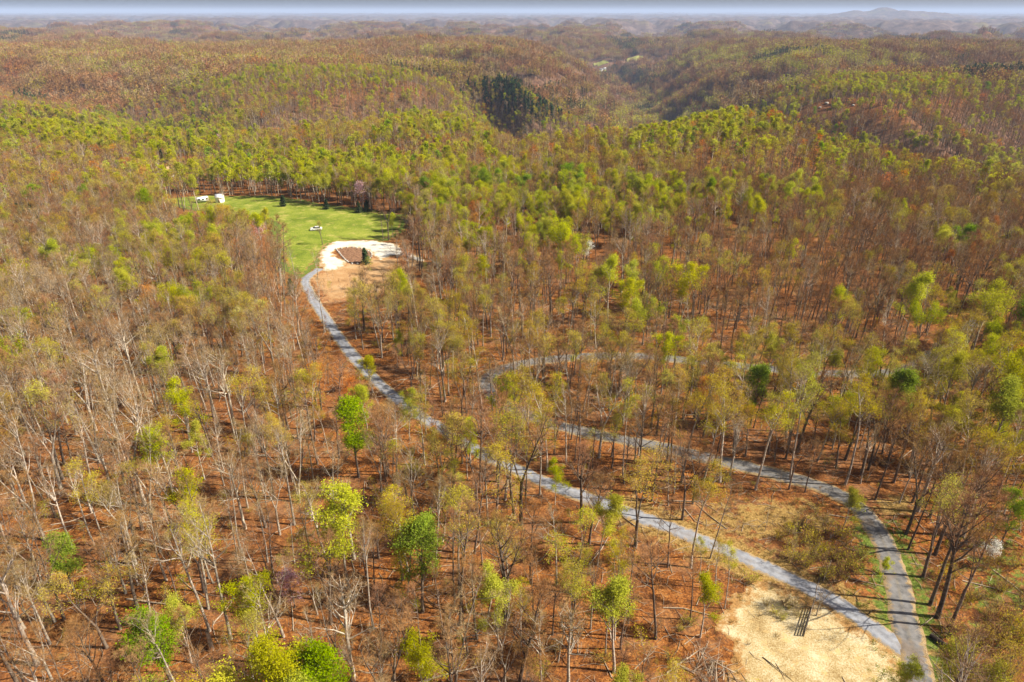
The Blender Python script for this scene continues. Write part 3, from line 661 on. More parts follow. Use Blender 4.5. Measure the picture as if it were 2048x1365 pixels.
def blocks(pts, u0, v0, u1, v1, half):
    """does the strip from (u0,v0) up to (u1,v1), 'half' wide, cover any of the points"""
    hit = np.zeros(u0.shape, bool)
    for (a, b) in pts:
        t = np.clip((b - v0) / (v1 - v0 - 1e-6), 0, 1); inb = (b < v0) & (b > v1 - half * .3)
        hit |= inb & (np.abs(a - (u0 + t * (u1 - u0))) < np.where(t > .35, half, half * .2))
    return hit
rs = np.random.RandomState(21)
def jitter_grid(lo, hi, step, r0, r1, half):
    gx = np.arange(lo[0], hi[0], step); gy = np.arange(lo[1], hi[1], step)
    X, Y = np.meshgrid(gx, gy); X = (X + rs.uniform(-.48, .48, X.shape) * step).ravel(); Y = (Y + rs.uniform(-.48, .48, Y.shape) * step).ravel()
    r = np.hypot(X, Y); a = np.degrees(np.arctan2(X, Y))
    k = (r > r0) & (r <= r1) & (np.abs(a) < half); return X[k], Y[k]
def scatter_near():
    X, Y = jitter_grid((-330, 10), (330, 360), 3.6, 32, 330, 47)
    dd = seg_dist(DRIVE_S, X, Y, False); dl = seg_dist(LANE_S, X, Y, False)
    ok = (dd > 3.0) & (dl > 3.2)
    for P, mgn in ((LAWN_P, 1.5), (DIRT_P, 1.0), (GRAVEL_P, 1.0), (PIT_P, 0)):
        ok &= ~(inside(P, X, Y) | (seg_dist(P, X, Y) < mgn))
    ok &= ~(inside(SCRAPE_P, X, Y) & (rs.rand(len(X)) < .35))
    for (hu, hv, *_r) in HEROES:
        hx, hy = ground(hu, hv); ok &= np.hypot(X - hx, Y - hy) > 2.6
    X, Y = X[ok], Y[ok]; Z = zfun(X, Y)
    H = rs.uniform(10.5, 18.5, len(X))
    u0, v0, d = project(X, Y, Z); u1, v1, _ = project(X, Y, Z + H); um, vm = (u0 + u1) / 2, (v0 + v1) / 2
    half = 2.1 * FPX / d
    keep = np.ones(len(X), bool)
    for i, px in enumerate(VISPX):
        b = blocks(px, u0, v0, u1, v1, half); keep &= ~(b & (rs.rand(len(X)) < (.93, .96, .1)[i]))
    b = blocks(LANE_UPX, u0, v0, u1, v1, half); keep &= ~(b & (rs.rand(len(X)) < .1))
    b = blocks([(q, 401 + (q > 500) * (q - 500) * .12) for q in range(336, 600, 11)] + [(441, 393), (406, 396), (330, 340), (372, 342)], u0, v0, u1, v1, half); keep &= ~(b & (rs.rand(len(X)) < .95))
    for P, prob in ((LAWN_P, .93), (GRAVEL_P, .93), (DIRT_P, .985), (SCRAPE_P, .35)):
        x0, y0 = P.mean(0); Q = np.vstack([P, (P + P.mean(0)) / 2, P.mean(0)[None]])
        uu, vv, _ = project(Q[:, 0], Q[:, 1], zfun(Q[:, 0], Q[:, 1]))
        if P is LAWN_P: k_ = uu > 572; uu, vv = uu[k_], vv[k_]
        b = blocks(list(zip(uu, vv)), u0, v0, u1, v1, half); keep &= ~(b & (rs.rand(len(X)) < prob))
    for (hu, hv, hk, hh, *_r) in HEROES:
        if hk in ('leafy_tree', 'deep_green_tree', 'pink_tree', 'white_tree'):
            hx, hy = ground(hu, hv); hz = float(zfun(hx, hy)); pts = [tuple(float(q) for q in project(hx, hy, hz + hh * f)[:2]) for f in (.5, .75)]
            b = blocks(pts, u0, v0, u1, v1, half) & (np.abs(u0 - hu) < 300) & (d < float(project(hx, hy, hz)[2]) - 1); keep &= ~(b & (rs.rand(len(X)) < .9))
    # thin scrub between the lanes at the front and a small opening of straw
    keep &= ~((np.exp(-((u0 - 1550) / 170) ** 2 - ((v0 - 1060) / 60) ** 2) > .4) & (rs.rand(len(X)) < .9))
    keep &= ~((np.exp(-((u0 - 1680) / 90) ** 2 - ((v0 - 1180) / 60) ** 2) > .3) & (rs.rand(len(X)) < .9))
    keep &= ~((u0 > 1440) & (u0 < 1850) & (v0 > 1300))
    keep &= ~((u0 > 950) & (u0 < 1750) & (v0 > 470) & (v0 < 735) & (rs.rand(len(X)) < .3))
    arc = (v0 > 740) & (v0 < 860) & (u0 > 1000) & (u0 < 1900)
    keep &= arc | (rs.rand(len(X)) < np.where((v0 > 1000) & (u0 > 1840), .97, 1) * np.where((v0 > 1000) & (u0 > 700) & (u0 < 1840), .72, np.where((v0 > 820) & (u0 < 750), .62, .88)))
    X, Y, Z, H, um, vm, d, u0, v0 = (q[keep] for q in (X, Y, Z, H, um, vm, d, u0, v0))
    W = kind_weights(um, vm); c = (W.cumsum(-1) > rs.rand(len(X), 1)).argmax(-1)
    # a few deep green ones among the leafy
    return X, Y, Z, H, np.array(KINDS)[c], d, u0, v0, um, vm
TREES = []   # dict per near tree
X, Y, Z, H, K, D, U0, V0, UM, VM = scatter_near()
for i in range(len(X)):
    k = K[i]; var = rs.randint(len(PROTO[k]))
    if k == 'leafy_tree' and rs.rand() < .06: k = 'deep_green_tree'; var = rs.randint(3)
    if k in ('leafy_tree',): H[i] *= rs.uniform(.75, 1.0)
    if k == 'orange_tree': H[i] *= .8
    TREES.append(dict(x=X[i], y=Y[i], z=Z[i], h=H[i], k=k, v=var, d=D[i], u=U0[i], vp=V0[i], um=UM[i], vm=VM[i], hero=False))
for (hu, hv, k, h, var) in HEROES:
    x, y = ground(hu, hv); z = float(zfun(x, y)); um, vm, d = project(x, y, z + h * .6)
    TREES.append(dict(x=x, y=y, z=z, h=h, k=k, v=var % len(PROTO[k]), d=float(d), u=hu, vp=hv, um=float(um), vm=float(vm), hero=True))
PH = {k: [max(v.co.z for v in p[0].vertices) for p in L] for k, L in PROTO.items()}

# ------------------------------------------------------------------ the trees that show largest: one thing each
NAMES = {'bare_tree': 'bare_tree', 'brown_tree': 'brown_twigged_tree', 'budding_tree': 'budding_tree', 'orange_tree': 'orange_budding_tree', 'leafy_tree': 'leafy_tree', 'deep_green_tree': 'green_tree', 'pink_tree': 'pink_blossom_tree', 'white_tree': 'white_blossom_tree', 'conifer': 'conifer_tree', 'shrub': 'shrub'}
WORDS = {'bare_tree': 'bare pale-barked tree', 'brown_tree': 'brown-twigged bare tree', 'budding_tree': 'olive budding tree', 'orange_tree': 'orange budding tree', 'leafy_tree': 'yellow-green leafy tree', 'deep_green_tree': 'deep green leafy tree', 'pink_tree': 'pink blossoming tree', 'white_tree': 'white blossoming tree', 'conifer': 'dark conifer', 'shrub': 'leafless brown shrub'}
GROUPS = {'bare_tree': 'leafless pale trees of the wood', 'brown_tree': 'leafless brown trees of the wood', 'budding_tree': 'olive budding trees of the wood', 'orange_tree': 'orange budding trees of the wood', 'leafy_tree': 'yellow-green leafy trees of the wood', 'deep_green_tree': 'deep green leafy trees of the wood', 'pink_tree': 'pink blossoming trees', 'white_tree': 'white blossoming trees', 'conifer': 'dark conifers', 'shrub': 'brown shrubs beside the lanes'}
MARKS = [('lane junction', 1800, 1300), ('pale dirt clearing', 1580, 1270), ('brush heap', 1410, 1330), ('lower gravel drive', 1470, 1110), ('middle gravel drive', 1180, 1000), ('shaded drive stretch', 860, 845), ('upper gravel drive', 660, 650), ('gravel turning circle', 740, 515), ('mown lawn', 660, 450),
         ('lane hairpin', 985, 770), ('lane below the hairpin', 1250, 880), ('upper lane stretch', 1450, 732), ('far end of the lane', 1890, 690), ('paved lane bend', 1720, 1010), ('paved lane straight', 1790, 1150), ('picture\'s left edge', 0, 700), ('lower left corner', 0, 1320), ('middle of the bottom edge', 900, 1340), ('lower left pink blossom', 590, 1180), ('round deep green tree', 712, 900), ('triple-crowned leafy tree', 1240, 640), ('white blossoming tree', 1178, 515), ('right edge', 2030, 950), ('middle of the left half', 400, 900), ('left woods above', 250, 560), ('left ridge crest', 150, 270), ('tan-roofed house', 340, 340), ('dirt track', 900, 330), ('right ridge crest', 1400, 260), ('ravine edge', 1800, 350), ('leafy stand', 1250, 430), ('brown slope', 1650, 480), ('white shed', 470, 380), ('woods over the lawn', 750, 370), ('grey woods', 560, 560), ('woods behind the circle', 900, 560), ('left middle woods', 80, 480)]
ORD = ['nearest', 'second', 'third', 'fourth', 'fifth', 'sixth', 'seventh', 'eighth', 'ninth', 'tenth', 'eleventh', 'twelfth', 'thirteenth', 'fourteenth', 'fifteenth', 'sixteenth', 'seventeenth', 'eighteenth', 'nineteenth', 'twentieth'] + ['twenty-' + q for q in ('first', 'second', 'third', 'fourth', 'fifth', 'sixth', 'seventh', 'eighth', 'ninth')] + ['thirtieth'] + ['thirty-' + q for q in ('first', 'second', 'third', 'fourth', 'fifth', 'sixth', 'seventh', 'eighth', 'ninth')]
LIMIT = {'bare_tree': 290, 'brown_tree': 290, 'budding_tree': 290, 'leafy_tree': 290, 'orange_tree': 120}
by_kind = {}
for t in TREES: by_kind.setdefault(t['k'], []).append(t)
FOREST = []
counts = {}
def label_trees(L, k):
    for t in L:
        q = [math.hypot(t['um'] - a, (t['vm'] - b) * 1.3) for _, a, b in MARKS]; i = int(np.argmin(q)); t['m'] = i; t['q'] = q[i]
        du, dv = t['um'] - MARKS[i][1], t['vm'] - MARKS[i][2]
        t['s'] = ('left of' if du < 0 else 'right of') if abs(du) > abs(dv) else ('beyond' if dv < 0 else 'before')
    cells = {}
    for t in sorted(L, key=lambda t: t['q']): cells.setdefault((t['m'], t['s']), []).append(t)
    for (m, s), C in cells.items():
        for n, t in enumerate(C):
            size = ('tall' if t['h'] > 2.6 else 'low') if k == 'shrub' else 'tall' if t['h'] > 17 else ('short' if t['h'] < 12.5 else 'middling')
            nm = MARKS[m][0]; the = '' if nm.startswith('picture') else 'the '
            o = ORD[n] if n < len(ORD) else 'farthest'
            if nm.startswith('picture'): nm = 'the ' + nm
            t['label'] = f"{size} {PROTO[k][t['v']][3]} {WORDS[k]}, {o} {s} {the}{nm}"
for k, L in by_kind.items():
    inside_f = [t for t in L if t['hero'] or (-30 < t['um'] < 2078 and t['vm'] < 1390)]
    inside_f.sort(key=lambda t: (not t['hero'], t['d'] / t['h']))
    pick = inside_f[:LIMIT.get(k, 290)]
    ids = {id(t) for t in pick}; FOREST += [t for t in L if id(t) not in ids]
    label_trees(pick, k)
    for t in pick:
        tm, cm, _, look = PROTO[k][t['v']]
        s = t['h'] / PH[k][t['v']]
        e = bpy.data.objects.new(NAMES[k], None); COL.objects.link(e); e.empty_display_size = .3
        e.location = (t['x'], t['y'], t['z']); rz = random.uniform(0, 6.28); e.rotation_euler = (random.gauss(0, .025), random.gauss(0, .025), rz)
        ws = s * random.uniform(.9, 1.12) * (1.75 if k == 'conifer' and t['h'] < 6 else 1); e.scale = (ws, ws, s)
        e['label'] = t['label']; e['category'] = 'shrub' if k == 'shrub' else 'tree'; e['group'] = GROUPS[k]
        for nm, me in (('stems' if k == 'shrub' else 'trunk', tm), ('twigs' if k == 'shrub' else 'crown', cm)):
            o = bpy.data.objects.new(nm, me); COL.objects.link(o); o.parent = e
    counts[k] = len(pick)

# ------------------------------------------------------------------ the rest of the wood: instances on points
def scatter(name, meshes, pts, rotz, tilt, scl, idx, **props):
    col = bpy.data.collections.new(name + '_kinds')
    for i, me in enumerate(meshes): col.objects.link(bpy.data.objects.new(f'{name}_{i:03d}', me))
    me = bpy.data.meshes.new(name); n = len(pts)
    me.vertices.add(n); me.vertices.foreach_set('co', np.asarray(pts, np.float32).ravel())
    a = me.attributes.new('rot', 'FLOAT_VECTOR', 'POINT'); a.data.foreach_set('vector', np.stack([tilt[:, 0], tilt[:, 1], rotz], 1).astype(np.float32).ravel())
    a = me.attributes.new('scl', 'FLOAT_VECTOR', 'POINT'); a.data.foreach_set('vector', np.asarray(scl, np.float32).ravel())
    a = me.attributes.new('which', 'INT', 'POINT'); a.data.foreach_set('value', np.asarray(idx, np.int32))
    o = link(name, me, kind='stuff', **props)
    g = bpy.data.node_groups.new(name, 'GeometryNodeTree')
    g.interface.new_socket('Geometry', in_out='INPUT', socket_type='NodeSocketGeometry'); g.interface.new_socket('Geometry', in_out='OUTPUT', socket_type='NodeSocketGeometry')
    gi, go = g.nodes.new('NodeGroupInput'), g.nodes.new('NodeGroupOutput')
    ci = g.nodes.new('GeometryNodeCollectionInfo'); ci.inputs[0].default_value = col; ci.inputs['Separate Children'].default_value = True; ci.inputs['Reset Children'].default_value = True
    ip = g.nodes.new('GeometryNodeInstanceOnPoints'); ip.inputs['Pick Instance'].default_value = True
    def na(nm, ty):
        q = g.nodes.new('GeometryNodeInputNamedAttribute'); q.data_type = ty; q.inputs[0].default_value = nm; return q.outputs[0]
    L = g.links.new
    L(gi.outputs[0], ip.inputs['Points']); L(ci.outputs[0], ip.inputs['Instance']); L(na('which', 'INT'), ip.inputs['Instance Index'])
    L(na('rot', 'FLOAT_VECTOR'), ip.inputs['Rotation']); L(na('scl', 'FLOAT_VECTOR'), ip.inputs['Scale']); L(ip.outputs[0], go.inputs[0])
    md = o.modifiers.new('scatter', 'NODES'); md.node_group = g
    return o
def scatter_trees(name, meshes_of, pts, kinds, hs, ph, **props):
    order, meshes = {}, []
    for k, L in meshes_of.items():
        order[k] = (len(meshes), len(L)); meshes += L
    n = len(pts); idx = np.zeros(n, int); s = np.ones(n)
    for i in range(n):
        a, m = order[kinds[i]]; j = rs.randint(m); idx[i] = a + j; s[i] = hs[i] / ph[kinds[i]][j]
    wd = s * rs.uniform(.9, 1.15, n)
    return scatter(name, meshes, pts, rs.uniform(0, 6.28, n), rs.normal(size=(n, 2)) * .03, np.stack([wd, wd, s], 1), idx, **props)

scatter_trees('nearer_woods', {k: [p[2] for p in L] for k, L in PROTO.items() if k not in ('sapling', 'shrub')}, [(t['x'], t['y'], t['z']) for t in FOREST], [t['k'] for t in FOREST], [t['h'] for t in FOREST], PH,
              label='spring woodland filling the gaps between the single trees', category='woods')

# pale outcrops on the far slope keep the trees off
ROCK_PX = [(1525, 168, 5), (1583, 193, 6), (1592, 196, 3.5), (1653, 208, 4.5), (1527, 236, 5), (1568, 236, 4), (1765, 184, 6.5), (1660, 152, 4), (1538, 232, 3), (1640, 216, 3), (2022, 520, 3.2), (2030, 512, 2.4), (2014, 516, 2.0), (1722, 408, 2.2), (1860, 412, 2.6), (1880, 408, 2.0), (1498, 234, 3.5), (1706, 212, 3.5)]
ROCKS = [(*ground(a, b), r_) for a, b, r_ in ROCK_PX]
def off_rocks(X, Y):
    ok = np.ones(len(X), bool)
    for (a, b, r_) in ROCKS:
        l = math.hypot(a, b); nx, ny = a / l, b / l
        t = (a - X) * nx + (b - Y) * ny; q = np.abs((a - X) * ny - (b - Y) * nx)
        ok &= ~((t > -r_) & (t < 14 + l * .03) & (q < r_ * .9))
    return ok
# middle distance
X, Y = jitter_grid((-760, 200), (760, 1020), 4.3, 330, 1000, 46)
Z = zfun(X, Y); H = rs.uniform(11.5, 18, len(X)) + 5 * sstep(-8, -30, Z)
keep = ~inside(LAWN_P, X, Y) & (seg_dist(LAWN_P, X, Y) > 1.5) & (seg_dist(LANE_S, X, Y, False) > 3) & (rs.rand(len(X)) < .93)
um, vm, _ = project(X, Y, Z + 12)
CLEAR_P = poly_world([(350, 342), (395, 328), (400, 345), (370, 358), (345, 352)])
TRACK = catmull([ground(*p) for p in [(690, 330), (720, 326), (800, 330), (900, 322), (960, 324), (1040, 326), (1085, 322)]], 2.0)
keep &= off_rocks(X, Y)
keep &= ~inside(CLEAR_P, X, Y) & (seg_dist(TRACK[::4], X, Y, False) > 4)
X, Y, Z, H, um, vm = (q[keep] for q in (X, Y, Z, H, um, vm))
W = kind_weights(um, vm); c = np.array(KINDS)[(W.cumsum(-1) > rs.rand(len(X), 1)).argmax(-1)].astype(object)
dark = np.exp(-((um - 1020) / 70) ** 2 - ((vm - 172) / 22) ** 2) + np.exp(-((um - 1110) / 60) ** 2 - ((vm - 210) / 18) ** 2)
c[rs.rand(len(X)) < dark * .75] = 'conifer'
c[(c == 'leafy_tree') & (rs.rand(len(X)) < .05)] = 'deep_green_tree'
PHL = {k: [max(v.co.z for v in m.vertices) for m in L] for k, L in LOW.items()}
scatter_trees('hillside_woods', LOW, np.stack([X, Y, Z], 1), list(c), H, PHL, label='spring woodland over the ridges and slopes of the middle distance', category='woods')

# far slopes: small groves of simple trees
def grove(seed, wood, twm, lfm, nleaf, n=8, H=18, conif=False, mixl=0.0):
    r = np.random.RandomState(seed); t, tw, lf = MB(), MB(), MB()
    for i in range(n):
        x, y = ((i % 3) - 1) * 6.5 + r.uniform(-2.5, 2.5), ((i // 3) - 1) * 6.5 + r.uniform(-2.5, 2.5); h = H * r.uniform(.75, 1.15)
        B = np.array([x, y, -2.0]); T = np.array([x + r.normal() * .5, y + r.normal() * .5, h])
        t.tubes(np.stack([B, B + (T - B) * .5, T])[None], np.array([[.3, .22, .05]]), 3)
        m = 40
        a = B + (T - B) * r.uniform(.35, .85, (m, 1)); d = r.normal(size=(m, 3)); d[:, 2] = np.abs(d[:, 2]) + .3; d /= np.linalg.norm(d, axis=1, keepdims=True)
        e = a + d * r.uniform(2, 4.5, (m, 1)); tw.ribbons(a, e, .3, r)
        if conif:
            q = r.uniform(.1, 1, 60); rad = (1.05 - q) * 3.0; an = r.uniform(0, 6.28, 60)
            C = B + (T - B) * q[:, None] + np.stack([np.cos(an) * rad, np.sin(an) * rad, -rad * .2], 1) * r.uniform(.5, 1, (60, 1))
            lf.leaves(C, 1.7, r)
        else:
            k = nleaf
            C = e[r.randint(0, m, k)] + r.normal(size=(k, 3)) * .7; lf.leaves(C, r.uniform(.7, 1.4, k), r)
    return joined('grove', [(t, M[wood]), (tw, M[twm]), (lf, M[lfm])])
FK = ['bare_tree', 'brown_tree', 'budding_tree', 'orange_tree', 'leafy_tree', 'conifer']
GM = []
for i, (a, b, c_, nl) in enumerate([('bark', 'twig', 'twig', 34), ('bark_dark', 'twig_red', 'twig_red', 34), ('bark_dark', 'twig', 'bud', 38), ('bark_dark', 'twig_red', 'orange', 30), ('bark', 'twig', 'leaf', 60), ('bark_dark', 'twig', 'needle', 0)]):
    for j in range(2): GM.append(grove(2000 + i * 7 + j, a, b, c_, nl, conif=(i == 5)))
X, Y = jitter_grid((-2400, 600), (2400, 3150), 15.0, 1000, 3120, 45)
Z = zfun(X, Y)
um, vm, _ = project(X, Y, Z + 12)
FIELDS = [poly_world(p) for p in ([(1185, 126), (1212, 121), (1222, 127), (1200, 133), (1186, 132)], [(1252, 116), (1284, 111), (1288, 115), (1262, 121)], [(1196, 140), (1212, 138), (1214, 147), (1203, 152), (1196, 148)])]
keep = np.ones(len(X), bool)
for P in FIELDS: keep &= ~(inside(P, X, Y) | (seg_dist(P, X, Y) < 14))
X, Y, Z, um, vm = (q[keep] for q in (X, Y, Z, um, vm))
W = kind_weights(um, vm); W[:, 4] *= .6; W[:, 0] *= .7; W /= W.sum(-1, keepdims=True)
ci = (W.cumsum(-1) > rs.rand(len(X), 1)).argmax(-1)
dk = np.exp(-((um - 1270) / 50) ** 2 - ((vm - 152) / 14) ** 2) * .9 + np.exp(-((um - 1255) / 30) ** 2 - ((vm - 85) / 14) ** 2) * .9 + np.exp(-((um - 1020) / 70) ** 2 - ((vm - 172) / 22) ** 2) * .7 + np.exp(-((um - 1110) / 60) ** 2 - ((vm - 205) / 18) ** 2) * .7
dk += .95 * sstep(.30, .42, fbm(X / 210 + 70, Y / 210, 3))
ci[rs.rand(len(X)) < dk] = 5
n = len(X); sc_ = rs.uniform(.85, 1.2, n)
scatter('far_woods', GM, np.stack([X, Y, Z], 1), rs.uniform(0, 6.28, n), np.zeros((n, 2)), np.stack([sc_ * 1.05, sc_ * 1.05, sc_], 1), ci * 2 + rs.randint(0, 2, n), label='hazy leafless woodland over the far hills and valley sides', category='woods')

X, Y = jitter_grid((-4200, 1800), (4200, 5700), 24.0, 3120, 5600, 43)
Z = zfun(X, Y); um, vm, _ = project(X, Y, Z + 12); n = len(X)
ci = rs.choice(5, n, p=[.3, .48, .14, .02, .06])
ci[rs.rand(n) < .95 * sstep(.30, .42, fbm(X / 260 + 70, Y / 260, 3)) + np.exp(-((um - 1255) / 30) ** 2 - ((vm - 85) / 14) ** 2) * .9] = 5
keep = np.ones(n, bool)
for P in FIELDS: keep &= ~(inside(P, X, Y) | (seg_dist(P, X, Y) < 18))
X, Y, Z, ci = (q[keep] for q in (X, Y, Z, ci)); n = len(X); sc_ = rs.uniform(.85, 1.15, n)
scatter('distant_woods', GM, np.stack([X, Y, Z], 1), rs.uniform(0, 6.28, n), np.zeros((n, 2)), np.stack([sc_ * 1.6, sc_ * 1.6, sc_], 1), ci * 2 + rs.randint(0, 2, n), label='blue-grey woodland on the most distant ridges before the horizon', category='woods')

# undergrowth of saplings
X, Y = jitter_grid((-200, 20), (200, 240), 4.2, 36, 210, 46)
dd = seg_dist(DRIVE_S, X, Y, False); dl = seg_dist(LANE_S, X, Y, False)
keep = (dd > 2.8) & (dl > 2.8) & (rs.rand(len(X)) < .62)
for P in (LAWN_P, DIRT_P, GRAVEL_P): keep &= ~inside(P, X, Y)
X, Y = X[keep], Y[keep]; Z = zfun(X, Y); n = len(X)
u0, v0, _ = project(X, Y, Z)
sc_ = rs.uniform(.25, .85, n) ** 1.2
which = np.where(rs.rand(n) < .12, 3, np.where(rs.rand(n) < .25, 2, rs.randint(0, 2, n)))
scatter('undergrowth', [p[2] for p in PROTO['sapling']], np.stack([X, Y, Z], 1), rs.uniform(0, 6.28, n), rs.normal(size=(n, 2)) * .12, np.stack([sc_, sc_, sc_], 1), which, label='thin saplings and brush under the trees', category='undergrowth')

# dry and green grass tufts on verges and clearings
def tuft(seed, m, n=26, h=.45):
    r = np.random.RandomState(seed); mb = MB(); a = r.uniform(0, 6.28, n); q = r.uniform(0, .35, n)
    A = np.stack([np.cos(a) * q, np.sin(a) * q, np.full(n, -.03)], -1); B = A + np.stack([np.cos(a) * .22, np.sin(a) * .22, r.uniform(.5, 1.1, n) * h], -1) * r.uniform(.6, 1.1, (n, 1))
    mb.ribbons(A, B, .05, r); return mb.mesh('tuft', M[m])
M['straw'] = leaf_mat('straw', (0.22, 0.14, 0.045), (0.42, 0.30, 0.12), 0.2, 0.25, 0.02)
M['blade'] = leaf_mat('green_blades', (0.12, 0.17, 0.02), (0.30, 0.33, 0.05), 0.3, 0.25, 0.02)
TM = [tuft(1, 'straw'), tuft(2, 'straw', 18, .3), tuft(3, 'blade'), tuft(4, 'blade', 20, .3)]
r = np.random.RandomState(31); X, Y = jitter_grid((-140, 30), (140, 230), .95, 45, 215, 44)
Z = zfun(X, Y); u0, v0, _ = project(X, Y, Z); dd = seg_dist(DRIVE_S, X, Y, False); dl = seg_dist(LANE_S, X, Y, False)
low_ = sstep(930, 1010, v0) * sstep(1150, 1260, u0)
ps = np.exp(-(dd / (2.6 + 2.5 * low_)) ** 2) * (.25 + .5 * low_) + np.exp(-(dl / 4) ** 2) * .3
ps = np.maximum(ps, .6 * np.exp(-((u0 - 1530) / 190) ** 2 - ((v0 - 1040) / 55) ** 2)); ps = np.maximum(ps, .5 * np.exp(-((u0 - 1640) / 130) ** 2 - ((v0 - 1220) / 60) ** 2))
ind = inside(DIRT_P, X, Y); de = seg_dist(DIRT_P, X, Y); cl_ = sstep(.02, .25, fbm(X / 3.5, Y / 3.5, 3))
ps = np.where(ind, .12 * cl_ + .55 * np.exp(-(de / 2.0) ** 2), np.maximum(ps, .5 * np.exp(-(de / 2.5) ** 2)))
pg = np.exp(-(np.maximum(dl - 1.8, 0) / 3.5) ** 2) * sstep(1000, 1060, v0) * sstep(1600, 1740, u0) * .8 + .35 * np.exp(-((u0 - 2000) / 130) ** 2 - ((v0 - 1180) / 210) ** 2)
road = (dd < 1.35) | (dl < 1.6) | inside(GRAVEL_P, X, Y) | inside(LAWN_P, X, Y)
q = r.rand(len(X)); isg = q < pg; keep = ~road & (isg | (q < np.maximum(ps, pg)))
X, Y, Z, isg = X[keep], Y[keep], Z[keep], isg[keep]; n = len(X); sc_ = r.uniform(.5, 1.15, n)
scatter('grass_tufts', TM, np.stack([X, Y, Z + .02], 1), r.uniform(0, 6.28, n), r.normal(size=(n, 2)) * .1, np.stack([sc_] * 3, 1), np.where(isg, 2, 0) + r.randint(0, 2, n), label='straw-coloured and green grass tufts along the lanes and clearing', category='grass')
# low leafless brush under the trees
X, Y = jitter_grid((-200, 20), (200, 240), 4.6, 40, 215, 46)
keep = (seg_dist(DRIVE_S, X, Y, False) > 3.2) & (seg_dist(LANE_S, X, Y, False) > 3.2) & (r.rand(len(X)) < .25 + .5 * sstep(0, .3, fbm(X / 28, Y / 28, 2)))
for P in (LAWN_P, DIRT_P, GRAVEL_P, SCRAPE_P): keep &= ~inside(P, X, Y)
X, Y = X[keep], Y[keep]; n = len(X); sc_ = r.uniform(.25, .7, n)
scatter('low_brush', [p[2] for p in PROTO['shrub']], np.stack([X, Y, zfun(X, Y)], 1), r.uniform(0, 6.28, n), r.normal(size=(n, 2)) * .05, np.stack([sc_ * 1.1, sc_ * 1.1, sc_], 1), r.randint(0, 4, n), label='low leafless brush on the forest floor', category='brush')

# fallen sticks on the forest floor
def sticks():
    n = 9000; r = np.random.RandomState(77)
    rad = np.sqrt(r.uniform(45 ** 2, 190 ** 2, n)); a = np.radians(r.uniform(-44, 44, n)); x, y = rad * np.sin(a), rad * np.cos(a)
    keep = (seg_dist(DRIVE_S, x, y, False) > 2.5) & (seg_dist(LANE_S, x, y, False) > 2.6) & ~inside(LAWN_P, x, y) & ~(inside(DIRT_P, x, y) & (r.rand(n) < .9))
    x, y = x[keep], y[keep]; n = len(x); L = r.uniform(.6, 3.2, n) * np.where(r.rand(n) < .08, 2.5, 1); an = r.uniform(0, 6.28, n)
    x1, y1 = x + np.cos(an) * L, y + np.sin(an) * L
    xm, ym = (x + x1) / 2 + r.normal(size=n) * .1 * L, (y + y1) / 2 + r.normal(size=n) * .1 * L
    P = np.stack([np.stack([x, y, zfun(x, y) + .06], 1), np.stack([xm, ym, zfun(xm, ym) + .12], 1), np.stack([x1, y1, zfun(x1, y1) + .08], 1)], 1)
    w = (.014 + .012 * L)[:, None] * np.array([[1, .8, .4]])
    mb = MB(); mb.tubes(P, w, 3); link('fallen_sticks', mb.mesh('fallen_sticks', M['log']), kind='stuff', label='fallen sticks strewn over the leaf litter', category='sticks')
sticks()

# ------------------------------------------------------------------ built things
for P, nm in zip(FIELDS, ('field', 'field', 'field')): build_sheet(nm, P, 'field', 0.6, 6.0, 4.0)
build_sheet('house_yard', CLEAR_P, 'scrape', 0.06, 1.0)
o = build_road('dirt_track', TRACK, 3.0, 'lane', 0.10, 0.2); o.data.materials[0] = M['scrape_road'] if 'scrape_road' in M else M['scrape']
def empty(name, loc, rz=0.0, **props):
    e = bpy.data.objects.new(name, None); COL.objects.link(e); e.location = loc; e.rotation_euler = (0, 0, rz); e.empty_display_size = .3
    for k, v in props.items(): e[k] = v
    return e
def at(u, v, dz=0.0):
    x, y = ground(u, v); return (x, y, float(zfun(x, y)) + dz)
def part(name, mb, m, parent, smooth=False): return link(name, mb.mesh(name, M[m] if isinstance(m, str) else m, smooth), parent)
def tube(mb, pts, r, k=8):
    P = np.array(pts, float)[None]; rr = np.array(r if hasattr(r, '__len__') else [r] * len(pts), float)[None]; mb.tubes(P, rr, k); return mb

# open tube gates beside the drive, rails running away from the drive
def gate(pa, pb, h, label):
    a, b = Vector(at(*pa)), Vector(at(*pb)); L = (b - a).length; rz = math.atan2(b.y - a.y, b.x - a.x)
    e = empty('farm_gate', a, rz, label=label, category='gate', group='open gates at the gravel drive')
    dz = b.z - a.z
    for z in (.18, .50, .82, h - .07):
        mb = MB(); V = [(x, y_, z + dz * q + zz) for zz in (-.08, .08) for x, q in ((0, 0), (L, 1)) for y_ in (-.025, .025)]
        mb.add(V, [(0, 2, 3, 1), (4, 5, 7, 6), (0, 4, 6, 2), (1, 3, 7, 5), (0, 1, 5, 4), (2, 6, 7, 3)]); part('rail', mb, 'gatewood', e)
    for q in (0, .36, .68, 1.0):
        x = .02 + (L - .04) * q; mb = MB(); mb.box(x - .07, x + .07, .028, .07, .06 + dz * q, h + .04 + dz * q); part('upright', mb, 'gatewood', e)
    mb = MB(); tube(mb, [(-.22, 0, -.4), (-.22, 0, h + .25), (-.22, 0, h + .3)], [.10, .09, .03], 10); part('post', mb, 'wood', e)
gate((1624, 1217), (1607, 1273), 1.25, 'open plank gate throwing a barred shadow on the pale dirt clearing')
gate((1657, 1138), (1645, 1167), 1.25, 'open plank gate in the brown brush beyond the gravel drive')

